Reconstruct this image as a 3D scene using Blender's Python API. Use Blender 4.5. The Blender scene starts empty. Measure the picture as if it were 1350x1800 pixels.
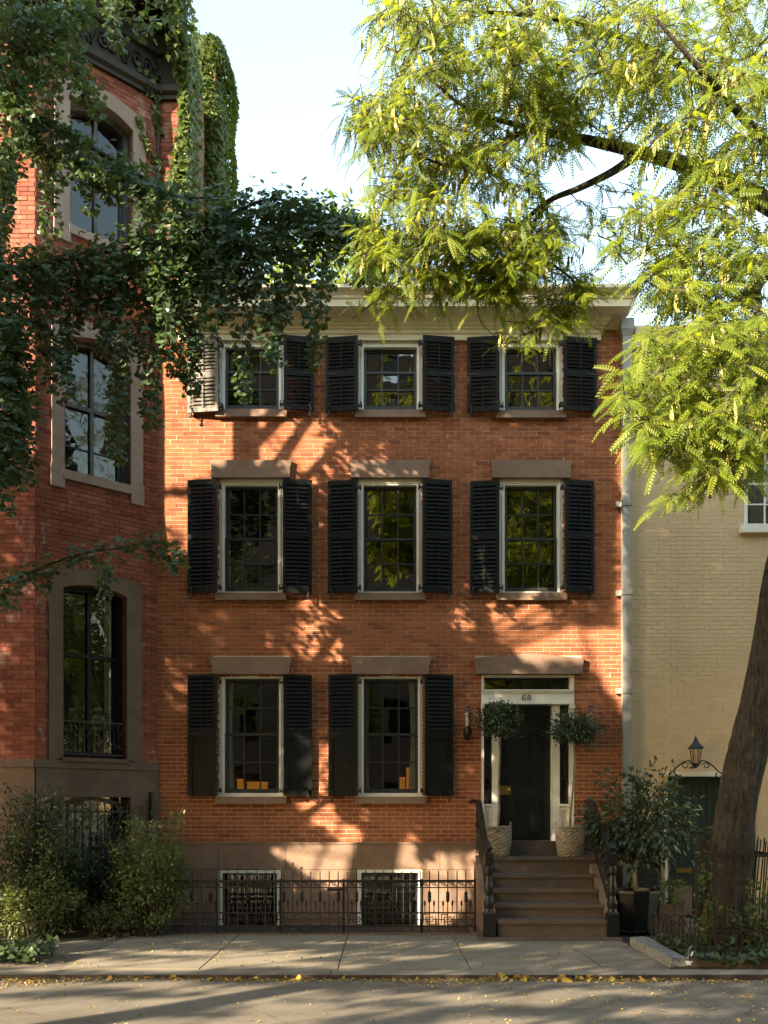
import bpy, math, random
import numpy as np
from mathutils import Vector, Matrix

R = math.radians
random.seed(7); RNG = np.random.default_rng(7)
scene = bpy.context.scene
COL = scene.collection

# ------------------------------------------------------------------ camera
CAMY, CAMZ, FPX, HOR = -15.0, 1.82, 1650.0, 1423.0
cam_d = bpy.data.cameras.new('camera'); cam = bpy.data.objects.new('camera', cam_d); COL.objects.link(cam)
cam.location = (0, CAMY, CAMZ); cam.rotation_euler = (R(90), 0, 0)
cam_d.sensor_fit = 'HORIZONTAL'; cam_d.sensor_width = 24.0
cam_d.lens = 24.0 * FPX / 1350.0
cam_d.shift_y = (HOR - 900.0) / 1350.0
cam_d.clip_start = 0.1; cam_d.clip_end = 1500
scene.camera = cam

# ------------------------------------------------------------------ light
SUN = Vector((1.2, 1.0, -0.68))            # direction the light travels
s_to = (-SUN).normalized()
w = bpy.data.worlds.new('World'); scene.world = w; w.use_nodes = True
nt = w.node_tree
sky = nt.nodes.new('ShaderNodeTexSky'); sky.sky_type = 'NISHITA'; sky.sun_disc = False
sky.sun_elevation = math.asin(s_to.z); sky.sun_rotation = math.atan2(s_to.x, s_to.y)
sky.air_density = 1.9; sky.dust_density = 0.9; sky.ozone_density = 0.4; sky.altitude = 0
bg = nt.nodes['Background']; bg.inputs['Strength'].default_value = 0.12
nt.links.new(sky.outputs[0], bg.inputs[0])
sun_d = bpy.data.lights.new('sun', 'SUN'); sun_d.energy = 5.0; sun_d.angle = R(0.5); sun_d.color = (1.0, 0.83, 0.6)
sun = bpy.data.objects.new('sun', sun_d); COL.objects.link(sun)
sun.rotation_euler = SUN.to_track_quat('-Z', 'Y').to_euler(); sun.location = (-20, -20, 30)
scene.view_settings.view_transform = 'Standard'; scene.view_settings.look = 'None'
scene.view_settings.exposure = 2.35; scene.view_settings.gamma = 1.0
scene.view_settings.use_curve_mapping = False
scene.render.engine = 'CYCLES'
scene.cycles.max_bounces = 8; scene.cycles.transparent_max_bounces = 16
scene.cycles.caustics_reflective = False; scene.cycles.caustics_refractive = False

# ------------------------------------------------------------------ helpers
def P(px, py, y=0.0):
    Z = y - CAMY
    return Vector(((px - 675.0) / FPX * Z, y, CAMZ + (HOR - py) / FPX * Z))
def FX(px, y=0.0): return (px - 675.0) / FPX * (y - CAMY)
def FZ(py, y=0.0): return CAMZ + (HOR - py) / FPX * (y - CAMY)
def to_px(x, y, z):
    Z = y - CAMY
    if Z < 0.2: return None
    return 675 + x / Z * FPX, HOR - (z - CAMZ) / Z * FPX

class Frame:
    """A vertical plane: u along it, d out of it, z up."""
    def __init__(s, O, U, N): s.O, s.U, s.N = Vector(O), Vector(U).normalized(), Vector(N).normalized()
    def __call__(s, u, d, z): p = s.O + s.U * u + s.N * d; return (p.x, p.y, p.z + z)
    def ang(s): return math.atan2(s.U.y, s.U.x)
WALL = Frame((0, 0, 0), (1, 0, 0), (0, -1, 0))

ORIG = {}
def origin(o): return ORIG.get(o.name, Vector((0, 0, 0))) if o else Vector((0, 0, 0))
def tag(o, label=None, cat=None, group=None, kind=None):
    if label: o['label'] = label
    if cat: o['category'] = cat
    if group: o['group'] = group
    if kind: o['kind'] = kind
    return o
def empty(name, loc, label=None, cat=None, group=None, kind=None):
    o = bpy.data.objects.new(name, None); COL.objects.link(o); o.location = loc
    o.empty_display_size = 0.2
    ORIG[o.name] = Vector(loc)
    return tag(o, label, cat, group, kind)
def link(name, me, parent=None, loc=(0, 0, 0), rot=None):
    """An object that shares mesh data; loc is in world space."""
    o = bpy.data.objects.new(name, me); COL.objects.link(o)
    L = origin(parent); o.location = Vector(loc) - L
    if rot is not None: o.rotation_euler = rot
    if parent: o.parent = parent
    ORIG[o.name] = Vector(loc)
    return o

class MB:
    def __init__(s): s.v = []; s.f = []
    def add(s, vs, fs):
        n = len(s.v); s.v.extend([tuple(v) for v in vs]); s.f.extend([tuple(i + n for i in f) for f in fs]); return s
    BF = [(0, 3, 2, 1), (4, 5, 6, 7), (0, 1, 5, 4), (1, 2, 6, 5), (2, 3, 7, 6), (3, 0, 4, 7)]
    def box(s, x0, x1, y0, y1, z0, z1):
        return s.add([(x0, y0, z0), (x1, y0, z0), (x1, y1, z0), (x0, y1, z0), (x0, y0, z1), (x1, y0, z1), (x1, y1, z1), (x0, y1, z1)], s.BF)
    def fbox(s, fr, u0, u1, d0, d1, z0, z1):
        return s.add([fr(u0, d0, z0), fr(u1, d0, z0), fr(u1, d1, z0), fr(u0, d1, z0), fr(u0, d0, z1), fr(u1, d0, z1), fr(u1, d1, z1), fr(u0, d1, z1)], s.BF)
    def obox(s, c, ax, ay, az):
        c, ax, ay, az = Vector(c), Vector(ax), Vector(ay), Vector(az)
        return s.add([c - ax - ay - az, c + ax - ay - az, c + ax + ay - az, c - ax + ay - az,
                      c - ax - ay + az, c + ax - ay + az, c + ax + ay + az, c - ax + ay + az], s.BF)
    def prism(s, fr, poly, d0, d1):
        """Polygon of (u,z) extruded from d0 to d1."""
        n = len(poly)
        vs = [fr(u, d0, z) for u, z in poly] + [fr(u, d1, z) for u, z in poly]
        fs = [tuple(range(n)), tuple(range(2 * n - 1, n - 1, -1))]
        fs += [(i, (i + 1) % n, n + (i + 1) % n, n + i) for i in range(n)]
        return s.add(vs, fs)
    def ring(s, fr, outer, inner, d0, d1):
        """Open band between two equal-length polylines of (u,z), extruded."""
        n = len(outer)
        vs = [fr(u, d1, z) for u, z in outer] + [fr(u, d1, z) for u, z in inner] + [fr(u, d0, z) for u, z in outer] + [fr(u, d0, z) for u, z in inner]
        fs = []
        for i in range(n - 1):
            fs += [(i, i + 1, n + i + 1, n + i), (2 * n + i, 2 * n + i + 1, i + 1, i), (n + i, n + i + 1, 3 * n + i + 1, 3 * n + i)]
        fs += [(0, n, 3 * n, 2 * n), (n - 1, 2 * n - 1, 4 * n - 1, 3 * n - 1)]
        return s.add(vs, fs)
    def tube(s, pts, r, n=6, cap=True):
        pts = [Vector(p) for p in pts]; m = len(pts)
        rs = [r] * m if not hasattr(r, '__len__') else list(r)
        vs = []; up = None
        for i, p in enumerate(pts):
            t = (pts[min(i + 1, m - 1)] - pts[max(i - 1, 0)])
            t = t.normalized() if t.length > 1e-9 else Vector((0, 0, 1))
            if up is None:
                up = t.orthogonal().normalized()
            up = (up - t * up.dot(t)); up = up.normalized() if up.length > 1e-6 else t.orthogonal().normalized()
            b = t.cross(up)
            for k in range(n):
                a = 2 * math.pi * k / n
                vs.append(p + (up * math.cos(a) + b * math.sin(a)) * rs[i])
        fs = [(i * n + k, i * n + (k + 1) % n, (i + 1) * n + (k + 1) % n, (i + 1) * n + k) for i in range(m - 1) for k in range(n)]
        if cap: fs += [tuple(range(n - 1, -1, -1)), tuple((m - 1) * n + k for k in range(n))]
        return s.add(vs, fs)
    def lathe(s, c, prof, n=12, sx=1.0, sy=1.0, rot=0.0, cap=True):
        c = Vector(c); m = len(prof)
        vs = [(c.x + r * sx * math.cos(2 * math.pi * k / n + rot), c.y + r * sy * math.sin(2 * math.pi * k / n + rot), c.z + z) for r, z in prof for k in range(n)]
        fs = [(i * n + k, i * n + (k + 1) % n, (i + 1) * n + (k + 1) % n, (i + 1) * n + k) for i in range(m - 1) for k in range(n)]
        if cap: fs += [tuple(range(n - 1, -1, -1)), tuple((m - 1) * n + k for k in range(n))]
        return s.add(vs, fs)
    def quad(s, a, b, c, d): return s.add([a, b, c, d], [(0, 1, 2, 3)])
    def mesh(s, name, mat, off=Vector((0, 0, 0)), smooth=False):
        me = bpy.data.meshes.new(name)
        me.from_pydata([(x - off.x, y - off.y, z - off.z) for x, y, z in s.v], [], s.f)
        if mat: me.materials.append(mat)
        if smooth: me.polygons.foreach_set('use_smooth', [True] * len(me.polygons))
        me.update(); return me
    def build(s, name, mat, parent=None, smooth=False, at=None):
        """World-space vertices; the object sits at the parent's origin (or at `at`)."""
        L = Vector(at) if at is not None else origin(parent)
        return link(name, s.mesh(name, mat, L, smooth), parent, L)

def smooth_by_angle(o, a=40):
    me = o.data
    me.polygons.foreach_set('use_smooth', [True] * len(me.polygons))
    try: me.set_sharp_from_angle(angle=R(a))
    except Exception: pass
    return o

def inpoly(x, y, poly):
    c = False; n = len(poly); j = n - 1
    for i in range(n):
        xi, yi = poly[i]; xj, yj = poly[j]
        if (yi > y) != (yj > y) and x < (xj - xi) * (y - yi) / (yj - yi) + xi: c = not c
        j = i
    return c

# leaf clouds ------------------------------------------------------
def norm(a): return a / np.maximum(np.linalg.norm(a, axis=-1, keepdims=True), 1e-9)
def cloud_mesh(name, tv, tf, pos, ydir, zdir, scale, mat, off=(0, 0, 0), rnd=None):
    """Copies of a small template (tv verts, tf faces) as ONE mesh: y axis -> ydir, z axis -> zdir."""
    pos = np.asarray(pos, float) - np.asarray(off, float); N = len(pos)
    tv = np.asarray(tv, float); nv = len(tv)
    Y = norm(np.asarray(ydir, float)); X = norm(np.cross(Y, np.asarray(zdir, float))); Zx = np.cross(X, Y)
    sc = np.broadcast_to(np.asarray(scale, float), (N,))
    V = pos[:, None, :] + sc[:, None, None] * (tv[None, :, 0:1] * X[:, None, :] + tv[None, :, 1:2] * Y[:, None, :] + tv[None, :, 2:3] * Zx[:, None, :])
    sizes = np.array([len(f) for f in tf]); flat = np.concatenate([np.array(f) for f in tf])
    loops = (flat[None, :] + (np.arange(N) * nv)[:, None]).ravel()
    totals = np.tile(sizes, N); starts = np.concatenate([[0], np.cumsum(totals)[:-1]])
    me = bpy.data.meshes.new(name)
    me.vertices.add(N * nv); me.vertices.foreach_set('co', V.reshape(-1).astype(np.float32))
    me.loops.add(len(loops)); me.loops.foreach_set('vertex_index', loops.astype(np.int32))
    me.polygons.add(len(totals)); me.polygons.foreach_set('loop_start', starts.astype(np.int32))
    me.update(calc_edges=True)
    at = me.attributes.new('rnd', 'FLOAT', 'POINT')
    r = RNG.random(N) if rnd is None else np.asarray(rnd)
    at.data.foreach_set('value', np.repeat(r, nv).astype(np.float32))
    me.materials.append(mat); me.validate(); return me
def cloud(name, tv, tf, pos, ydir, zdir, scale, mat, parent=None, rnd=None):
    L = origin(parent)
    return link(name, cloud_mesh(name, tv, tf, pos, ydir, zdir, scale, mat, L, rnd), parent, L)

def leaf_fold(L=1.0, W=0.5, fold=0.12, curl=0.12):
    v = [(0, 0, 0), (-W * .42, L * .3, fold * .8), (-W * .4, L * .65, fold * .7 - curl * .4), (0, L, -curl), (W * .4, L * .65, fold * .7 - curl * .4), (W * .42, L * .3, fold * .8), (0, L * .3, 0), (0, L * .65, -curl * .4)]
    f = [(0, 6, 1), (1, 6, 7, 2), (2, 7, 3), (0, 5, 6), (5, 4, 7, 6), (4, 3, 7)]
    return v, f
LAUREL = leaf_fold(1, .46)
GINKGO = ([(0, 0, 0), (0, .35, 0), (-.52, .72, .10), (-.30, .98, .02), (-.03, .86, -.08), (.03, .86, -.08), (.30, .98, .02), (.52, .72, .10), (.02, .35, 0)],
          [(0, 8, 1), (1, 4, 3, 2), (8, 7, 6, 5)])
IVY = ([(0, 0, 0), (-.46, .12, .05), (-.30, .42, .0), (0, 1, -.1), (.30, .42, .0), (.46, .12, .05), (0, .4, -.06)],
       [(0, 6, 2, 1), (2, 6, 3), (0, 5, 4, 6), (4, 3, 6)])
def frond_template(pairs=8, lw=.070, ll=.19):
    v = []; f = []
    def droop(t): return -0.22 * t * t
    n = 5                                       # rachis as a thin ribbon
    for i in range(n):
        t = i / (n - 1); v += [(-.006, t, droop(t)), (.006, t, droop(t))]
    for i in range(n - 1): f.append((2 * i, 2 * i + 1, 2 * i + 3, 2 * i + 2))
    for i in range(pairs):
        t = .14 + .84 * i / (pairs - 1)
        s = (.75 + .5 * math.sin(math.pi * (.15 + .75 * t)))
        for sd in (-1, 1):
            tt = t + (0.02 if sd > 0 else 0)
            a = R(62 - 22 * t); dx, dy = sd * math.sin(a), math.cos(a)
            px_, py_ = -dy, dx
            L, W = ll * s * .82, lw * s * .9
            b = len(v); z0 = droop(tt)
            for q, ww in ((0, 0), (.25, .46), (.7, .44), (1, 0), (.7, -.44), (.25, -.46)):
                v.append((dx * L * q + px_ * W * ww, tt + dy * L * q + py_ * W * ww, z0 + (.02 if q in (.25, .7) else 0) - .05 * q))
            f.append((b, b + 1, b + 2, b + 3, b + 4, b + 5))
    return v, f
FROND = frond_template()
# ------------------------------------------------------------------ materials
def new_mat(name):
    m = bpy.data.materials.new(name); m.use_nodes = True
    nt = m.node_tree; b = nt.nodes['Principled BSDF']
    return m, nt, b
def nd(nt, t, **kw):
    n = nt.nodes.new(t)
    for k, v in kw.items():
        if hasattr(n, k): setattr(n, k, v)
        else: n.inputs[k].default_value = v
    return n
def noise_at(nt, scale, detail=4, rough=.55, stretch=None):
    g = nd(nt, 'ShaderNodeNewGeometry'); n = nd(nt, 'ShaderNodeTexNoise')
    n.inputs['Scale'].default_value = scale; n.inputs['Detail'].default_value = detail; n.inputs['Roughness'].default_value = rough
    if stretch:
        m = nd(nt, 'ShaderNodeVectorMath', operation='MULTIPLY'); m.inputs[1].default_value = stretch
        nt.links.new(g.outputs['Position'], m.inputs[0]); nt.links.new(m.outputs[0], n.inputs['Vector'])
    else: nt.links.new(g.outputs['Position'], n.inputs['Vector'])
    return n
def ramp(nt, src, stops):
    r = nd(nt, 'ShaderNodeValToRGB'); e = r.color_ramp.elements
    while len(e) < len(stops): e.new(.5)
    for el, (p, c) in zip(e, stops): el.position = p; el.color = (*c, 1)
    nt.links.new(src, r.inputs[0]); return r
def mixc(nt, fac, a, b, mode='MIX'):
    m = nd(nt, 'ShaderNodeMix', data_type='RGBA', blend_type=mode)
    if isinstance(fac, (int, float)): m.inputs[0].default_value = fac
    else: nt.links.new(fac, m.inputs[0])
    for i, c in ((6, a), (7, b)):
        if isinstance(c, tuple): m.inputs[i].default_value = (*c, 1)
        else: nt.links.new(c, m.inputs[i])
    return m.outputs[2]
def bump(nt, b, src, strength=.3, dist=.01):
    n = nd(nt, 'ShaderNodeBump'); n.inputs['Strength'].default_value = strength; n.inputs['Distance'].default_value = dist
    nt.links.new(src, n.inputs['Height']); nt.links.new(n.outputs[0], b.inputs['Normal'])
def surf(name, c1, c2, scale=6, rough=.7, bmp=.25, bscale=60, dist=.004, metal=0, stretch=None, spec=.4, big=None):
    """Two-tone mottled surface with fine relief."""
    m, nt, b = new_mat(name)
    n = noise_at(nt, scale, 6, .6, stretch)
    c = ramp(nt, n.outputs['Fac'], [(.3, c1), (.7, c2)]).outputs[0]
    if big:
        n3 = noise_at(nt, big[0], 5, .65, big[2] if len(big) > 2 else None)
        rr = ramp(nt, n3.outputs['Fac'], [(.45, (0, 0, 0)), (.7, (1, 1, 1))]).outputs[0]
        c = mixc(nt, rr, c, mixc(nt, 1.0, c, big[1], 'MULTIPLY'))
    nt.links.new(c, b.inputs['Base Color'])
    b.inputs['Roughness'].default_value = rough; b.inputs['Metallic'].default_value = metal
    b.inputs['Specular IOR Level'].default_value = spec
    if bmp:
        n2 = noise_at(nt, bscale, 5, .6, stretch); bump(nt, b, n2.outputs['Fac'], bmp, dist)
    return m
def brick_mat(name, cols, per_object, rough=.85, stain=(.55, .45, .4), stain_scale=.9, stain_amt=.5, spec=.15, chalk=None, key_dark=True):
    """Fired clay: every brick has its own tone; soot and damp vary over metres."""
    m, nt, b = new_mat(name)
    if per_object: rv = nd(nt, 'ShaderNodeObjectInfo').outputs['Random']
    else: rv = nd(nt, 'ShaderNodeAttribute', attribute_name='rnd').outputs['Fac']
    k = len(cols); c = ramp(nt, rv, [(i / (k - 1), cc) for i, cc in enumerate(cols)]).outputs[0]
    n = noise_at(nt, 45, 5, .65); c = mixc(nt, ramp(nt, n.outputs['Fac'], [(.35, (0, 0, 0)), (.75, (.5, .5, .5))]).outputs[0], c, mixc(nt, 1.0, c, (.6, .52, .5), 'MULTIPLY'))
    n2 = noise_at(nt, stain_scale, 6, .6); f2 = ramp(nt, n2.outputs['Fac'], [(.42, (0, 0, 0)), (.72, (stain_amt,) * 3)]).outputs[0]
    c = mixc(nt, f2, c, mixc(nt, 1.0, c, stain, 'MULTIPLY'))
    n5 = noise_at(nt, 1.6, 4, .6, (2.4, 2.4, .22)); f5 = ramp(nt, n5.outputs['Fac'], [(.5, (0, 0, 0)), (.75, (.5,) * 3)]).outputs[0]
    c = mixc(nt, f5, c, mixc(nt, 1.0, c, (.62, .56, .54) if key_dark else (.9, .88, .84), 'MULTIPLY'))
    if chalk:
        n3 = noise_at(nt, 2.2, 8, .7, (1.6, 1.6, .7)); f3 = ramp(nt, n3.outputs['Fac'], [(.58, (0, 0, 0)), (.68, (.55,) * 3)]).outputs[0]
        c = mixc(nt, f3, c, chalk)
    nt.links.new(c, b.inputs['Base Color']); b.inputs['Roughness'].default_value = rough; b.inputs['Specular IOR Level'].default_value = spec
    n4 = noise_at(nt, 90, 5, .65); bump(nt, b, n4.outputs['Fac'], .35, .004)
    return m
def leaf_mat(name, cols, transl=.35, tcol=(.25, .35, .04), rough=.45, spec=.35):
    m, nt, b = new_mat(name)
    rv = nd(nt, 'ShaderNodeAttribute', attribute_name='rnd').outputs['Fac']
    k = len(cols); c = ramp(nt, rv, [(i / (k - 1), cc) for i, cc in enumerate(cols)]).outputs[0]
    nt.links.new(c, b.inputs['Base Color']); b.inputs['Roughness'].default_value = rough; b.inputs['Specular IOR Level'].default_value = spec
    t = nd(nt, 'ShaderNodeBsdfTranslucent')
    tc = mixc(nt, .6, c, tcol); nt.links.new(tc, t.inputs['Color'])
    mx = nd(nt, 'ShaderNodeMixShader'); mx.inputs[0].default_value = transl
    out = nt.nodes['Material Output']
    nt.links.new(b.outputs[0], mx.inputs[1]); nt.links.new(t.outputs[0], mx.inputs[2]); nt.links.new(mx.outputs[0], out.inputs[0])
    return m
def glass_mat(name, base=.09, tint=(.8, .84, .82), wav=.05):
    m = bpy.data.materials.new(name); m.use_nodes = True; nt = m.node_tree; nt.nodes.remove(nt.nodes['Principled BSDF'])
    tr = nd(nt, 'ShaderNodeBsdfTransparent'); tr.inputs[0].default_value = (*tint, 1)
    gl = nd(nt, 'ShaderNodeBsdfGlossy'); gl.inputs['Roughness'].default_value = .012
    lw = nd(nt, 'ShaderNodeLayerWeight'); lw.inputs['Blend'].default_value = .5
    pw = nd(nt, 'ShaderNodeMath', operation='POWER'); pw.inputs[1].default_value = 4
    ma = nd(nt, 'ShaderNodeMath', operation='MULTIPLY_ADD'); ma.inputs[1].default_value = 1 - base; ma.inputs[2].default_value = base
    nt.links.new(lw.outputs['Facing'], pw.inputs[0]); nt.links.new(pw.outputs[0], ma.inputs[0])
    n = noise_at(nt, 3.0, 2, .5); bm = nd(nt, 'ShaderNodeBump'); bm.inputs['Strength'].default_value = wav; bm.inputs['Distance'].default_value = .05
    nt.links.new(n.outputs['Fac'], bm.inputs['Height']); nt.links.new(bm.outputs[0], gl.inputs['Normal'])
    mx = nd(nt, 'ShaderNodeMixShader'); nt.links.new(ma.outputs[0], mx.inputs[0])
    nt.links.new(tr.outputs[0], mx.inputs[1]); nt.links.new(gl.outputs[0], mx.inputs[2])
    nt.links.new(mx.outputs[0], nt.nodes['Material Output'].inputs[0]); return m
def glow_mat(name, col, s):
    m, nt, b = new_mat(name); b.inputs['Base Color'].default_value = (*col, 1)
    b.inputs['Emission Color'].default_value = (*col, 1); b.inputs['Emission Strength'].default_value = s; return m

RED = [(.27, .088, .040), (.36, .125, .055), (.32, .106, .047), (.40, .148, .070), (.30, .097, .043), (.22, .078, .042)]
OLD = [(.20, .064, .042), (.30, .104, .068), (.245, .080, .052), (.35, .130, .086), (.17, .060, .042)]
CRM = [(.66, .49, .285), (.675, .503, .295), (.667, .495, .29), (.685, .51, .302)]
M = {}
for q in (0, 1):
    M['red%d' % q] = brick_mat('red brick %d' % q, RED, q, stain=(.62, .52, .48), stain_amt=.45)
    M['old%d' % q] = brick_mat('old brick %d' % q, OLD, q, stain=(.42, .35, .34), stain_scale=.55, stain_amt=.7, chalk=(.42, .36, .33))
    M['crm%d' % q] = brick_mat('painted brick %d' % q, CRM, q, rough=.6, stain=(.84, .82, .74), stain_amt=.5, spec=.25, key_dark=False)
M['mortar'] = surf('lime mortar', (.58, .46, .33), (.70, .57, .42), 20, .9, .3, 80)
M['mortar_old'] = surf('red tinted mortar', (.17, .055, .04), (.26, .10, .075), 12, .9, .3, 80)
M['mortar_crm'] = surf('painted joint', (.64, .475, .275), (.66, .49, .285), 12, .7, .2, 80)
M['brown'] = surf('brownstone', (.20, .128, .088), (.265, .172, .120), 9, .8, .5, 55, .004, big=(.8, (.72, .68, .64)))
M['brown_dark'] = surf('weathered brownstone', (.115, .078, .056), (.17, .115, .082), 4, .85, .5, 40, .006, big=(.7, (.6, .55, .52)))
M['stone'] = surf('pale dressed stone', (.25, .19, .155), (.32, .25, .205), 8, .8, .35, 55, .003, big=(1.2, (.78, .74, .70)))
M['step'] = surf('stone step', (.092, .066, .051), (.140, .104, .081), 12, .75, .4, 60, .003, big=(1.5, (.72, .70, .68)))
M['cream_paint'] = surf('cream painted wood', (.72, .66, .50), (.78, .72, .56), 3, .45, .08, 90, .002, big=(1.6, (.86, .83, .78)))
M['white_paint'] = surf('white painted wood', (.74, .71, .62), (.80, .77, .69), 4, .4, .08, 90, .002, big=(2.2, (.86, .84, .80)))
M['black_paint'] = surf('black gloss paint', (.006, .0065, .006), (.012, .0125, .0115), 7, .35, .12, 60, .002, spec=.5)
M['worn_black'] = surf('weathered black paint', (.005, .0055, .005), (.0115, .0115, .010), 10, .55, .25, 60, .003, stretch=(1, 1, .4), spec=.18)
M['worn_pale'] = surf('sun bleached paint', (.022, .022, .019), (.22, .19, .155), 14, .6, .35, 60, .004, stretch=(1, 1, .5))
M['green_paint'] = surf('dark green paint', (.022, .034, .024), (.036, .052, .036), 6, .45, .15, 60, .002, stretch=(1, 1, .2))
M['iron'] = surf('wrought iron', (.009, .0085, .0085), (.020, .018, .017), 14, .45, .3, 90, .003, metal=.3, spec=.5)
M['rust'] = surf('rusty iron', (.016, .011, .009), (.036, .024, .018), 12, .7, .4, 70, .003, metal=.2)
M['zinc'] = surf('grey metal pipe', (.29, .285, .265), (.38, .37, .345), 3, .42, .1, 60, .002, metal=.35, stretch=(1, 1, .3), big=(1.5, (.75, .74, .7), (3, 3, .6)))
M['brass'] = surf('brass', (.42, .29, .09), (.56, .40, .14), 10, .28, .1, 60, .001, metal=1)
M['old_copper'] = surf('aged copper', (.075, .045, .034), (.13, .085, .065), 14, .42, .3, 60, .002, metal=.6)
M['asphalt'] = surf('asphalt', (.115, .098, .076), (.165, .142, .112), 2.2, .88, .9, 150, .007, big=(.5, (.8, .79, .78)))
M['concrete'] = surf('concrete flag', (.19, .162, .118), (.25, .216, .16), 3.5, .85, .5, 130, .004, big=(.9, (.74, .74, .72)))
M['concrete_dark'] = surf('stained concrete flag', (.12, .10, .074), (.165, .14, .106), 3.5, .85, .5, 130, .004, big=(.9, (.75, .74, .73)))
M['kerb'] = surf('kerb concrete', (.20, .172, .13), (.265, .23, .18), 5, .85, .6, 110, .006, big=(1.4, (.72, .7, .68)))
M['kerb_steel'] = surf('rusted kerb steel', (.045, .032, .028), (.08, .056, .047), 5, .6, .3, 60, .003, metal=.2)
M['granite'] = surf('rough granite', (.075, .073, .068), (.34, .33, .31), 20, .85, 1.0, 40, .02)
M['soil'] = surf('soil', (.03, .022, .015), (.06, .044, .03), 10, .95, .9, 50, .02)
M['bark'] = surf('bark', (.024, .018, .013), (.125, .097, .069), 20, .92, 1.0, 24, .09, stretch=(1.7, 1.7, .42), big=(2.5, (.6, .64, .52)))
M['twig'] = surf('twig bark', (.035, .026, .019), (.075, .056, .04), 12, .85, .4, 60, .005)
M['pale_stem'] = surf('pale stem', (.19, .15, .10), (.30, .25, .17), 20, .8, .4, 60, .004, stretch=(1, 1, .4))
M['wicker'] = surf('wicker', (.20, .16, .115), (.38, .31, .23), 26, .75, .4, 120, .003)
M['wood_box'] = surf('weathered wood', (.075, .052, .035), (.14, .10, .07), 6, .8, .4, 40, .004, stretch=(3, 3, .4))
M['cornice_dark'] = surf('dark painted cornice', (.011, .0085, .0075), (.026, .020, .016), 6, .6, .3, 50, .004, big=(2, (.7, .7, .7)))
M['peeling'] = surf('peeling window paint', (.016, .016, .017), (.14, .13, .12), 16, .6, .5, 60, .005, stretch=(1.5, 1.5, .3))
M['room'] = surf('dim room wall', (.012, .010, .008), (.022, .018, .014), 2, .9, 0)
M['curtain'] = surf('linen curtain', (.60, .57, .47), (.70, .66, .55), 5, .9, .1, 200, .002)
M['ochre'] = glow_mat('amber lampshade', (.55, .20, .02), .10)  # weak glow added to the ochre furniture colour
M['candle'] = surf('lantern tube', (.55, .36, .18), (.65, .45, .24), 5, .5, 0)
M['glass'] = glass_mat('window glass', .14, (.7, .73, .71), wav=.018)
M['glass_old'] = glass_mat('old window glass', .09, wav=.05)
M['glass_lamp'] = glass_mat('lantern glass', .07, (.9, .85, .75))
M['litter_white'] = surf('white plastic scrap', (.75, .75, .74), (.8, .8, .79), 4, .4, 0)
M['opp_brick'] = surf('brown rough wall', (.11, .08, .066), (.18, .135, .112), 9, .9, .8, 12, .03)
M['pod'] = surf('seed pod', (.22, .22, .05), (.32, .28, .09), 9, .5, .2, 40, .003)
M['locust'] = leaf_mat('locust leaf', [(.085, .135, .012), (.15, .20, .018), (.22, .25, .028), (.11, .165, .014), (.06, .105, .016)], .48, (.50, .56, .025), .5, .35)
M['ginkgo'] = leaf_mat('ginkgo leaf', [(.036, .068, .030), (.062, .108, .044), (.048, .088, .036), (.090, .138, .052)], .27, (.16, .24, .03), .42, .45)
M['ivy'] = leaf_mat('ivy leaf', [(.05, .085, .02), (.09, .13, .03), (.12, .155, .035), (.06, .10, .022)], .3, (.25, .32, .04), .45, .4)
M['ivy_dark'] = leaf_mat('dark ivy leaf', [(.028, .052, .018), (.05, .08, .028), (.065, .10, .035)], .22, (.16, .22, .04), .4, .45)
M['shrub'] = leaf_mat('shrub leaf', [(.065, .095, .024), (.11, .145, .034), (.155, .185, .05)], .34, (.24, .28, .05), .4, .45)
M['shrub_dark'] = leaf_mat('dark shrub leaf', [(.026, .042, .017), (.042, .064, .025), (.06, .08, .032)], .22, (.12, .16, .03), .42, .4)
M['laurel'] = leaf_mat('laurel leaf', [(.022, .040, .015), (.04, .065, .022), (.055, .08, .028)], .2, (.14, .2, .03), .36, .5)
M['far_leaf'] = leaf_mat('far tree leaf', [(.08, .13, .018), (.13, .18, .025), (.17, .21, .03)], .45, (.38, .44, .04), .5, .3)
M['fallen'] = leaf_mat('fallen leaf', [(.42, .27, .05), (.55, .38, .08), (.35, .20, .06), (.5, .34, .12)], .15, (.5, .35, .05), .7, .2)

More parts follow.
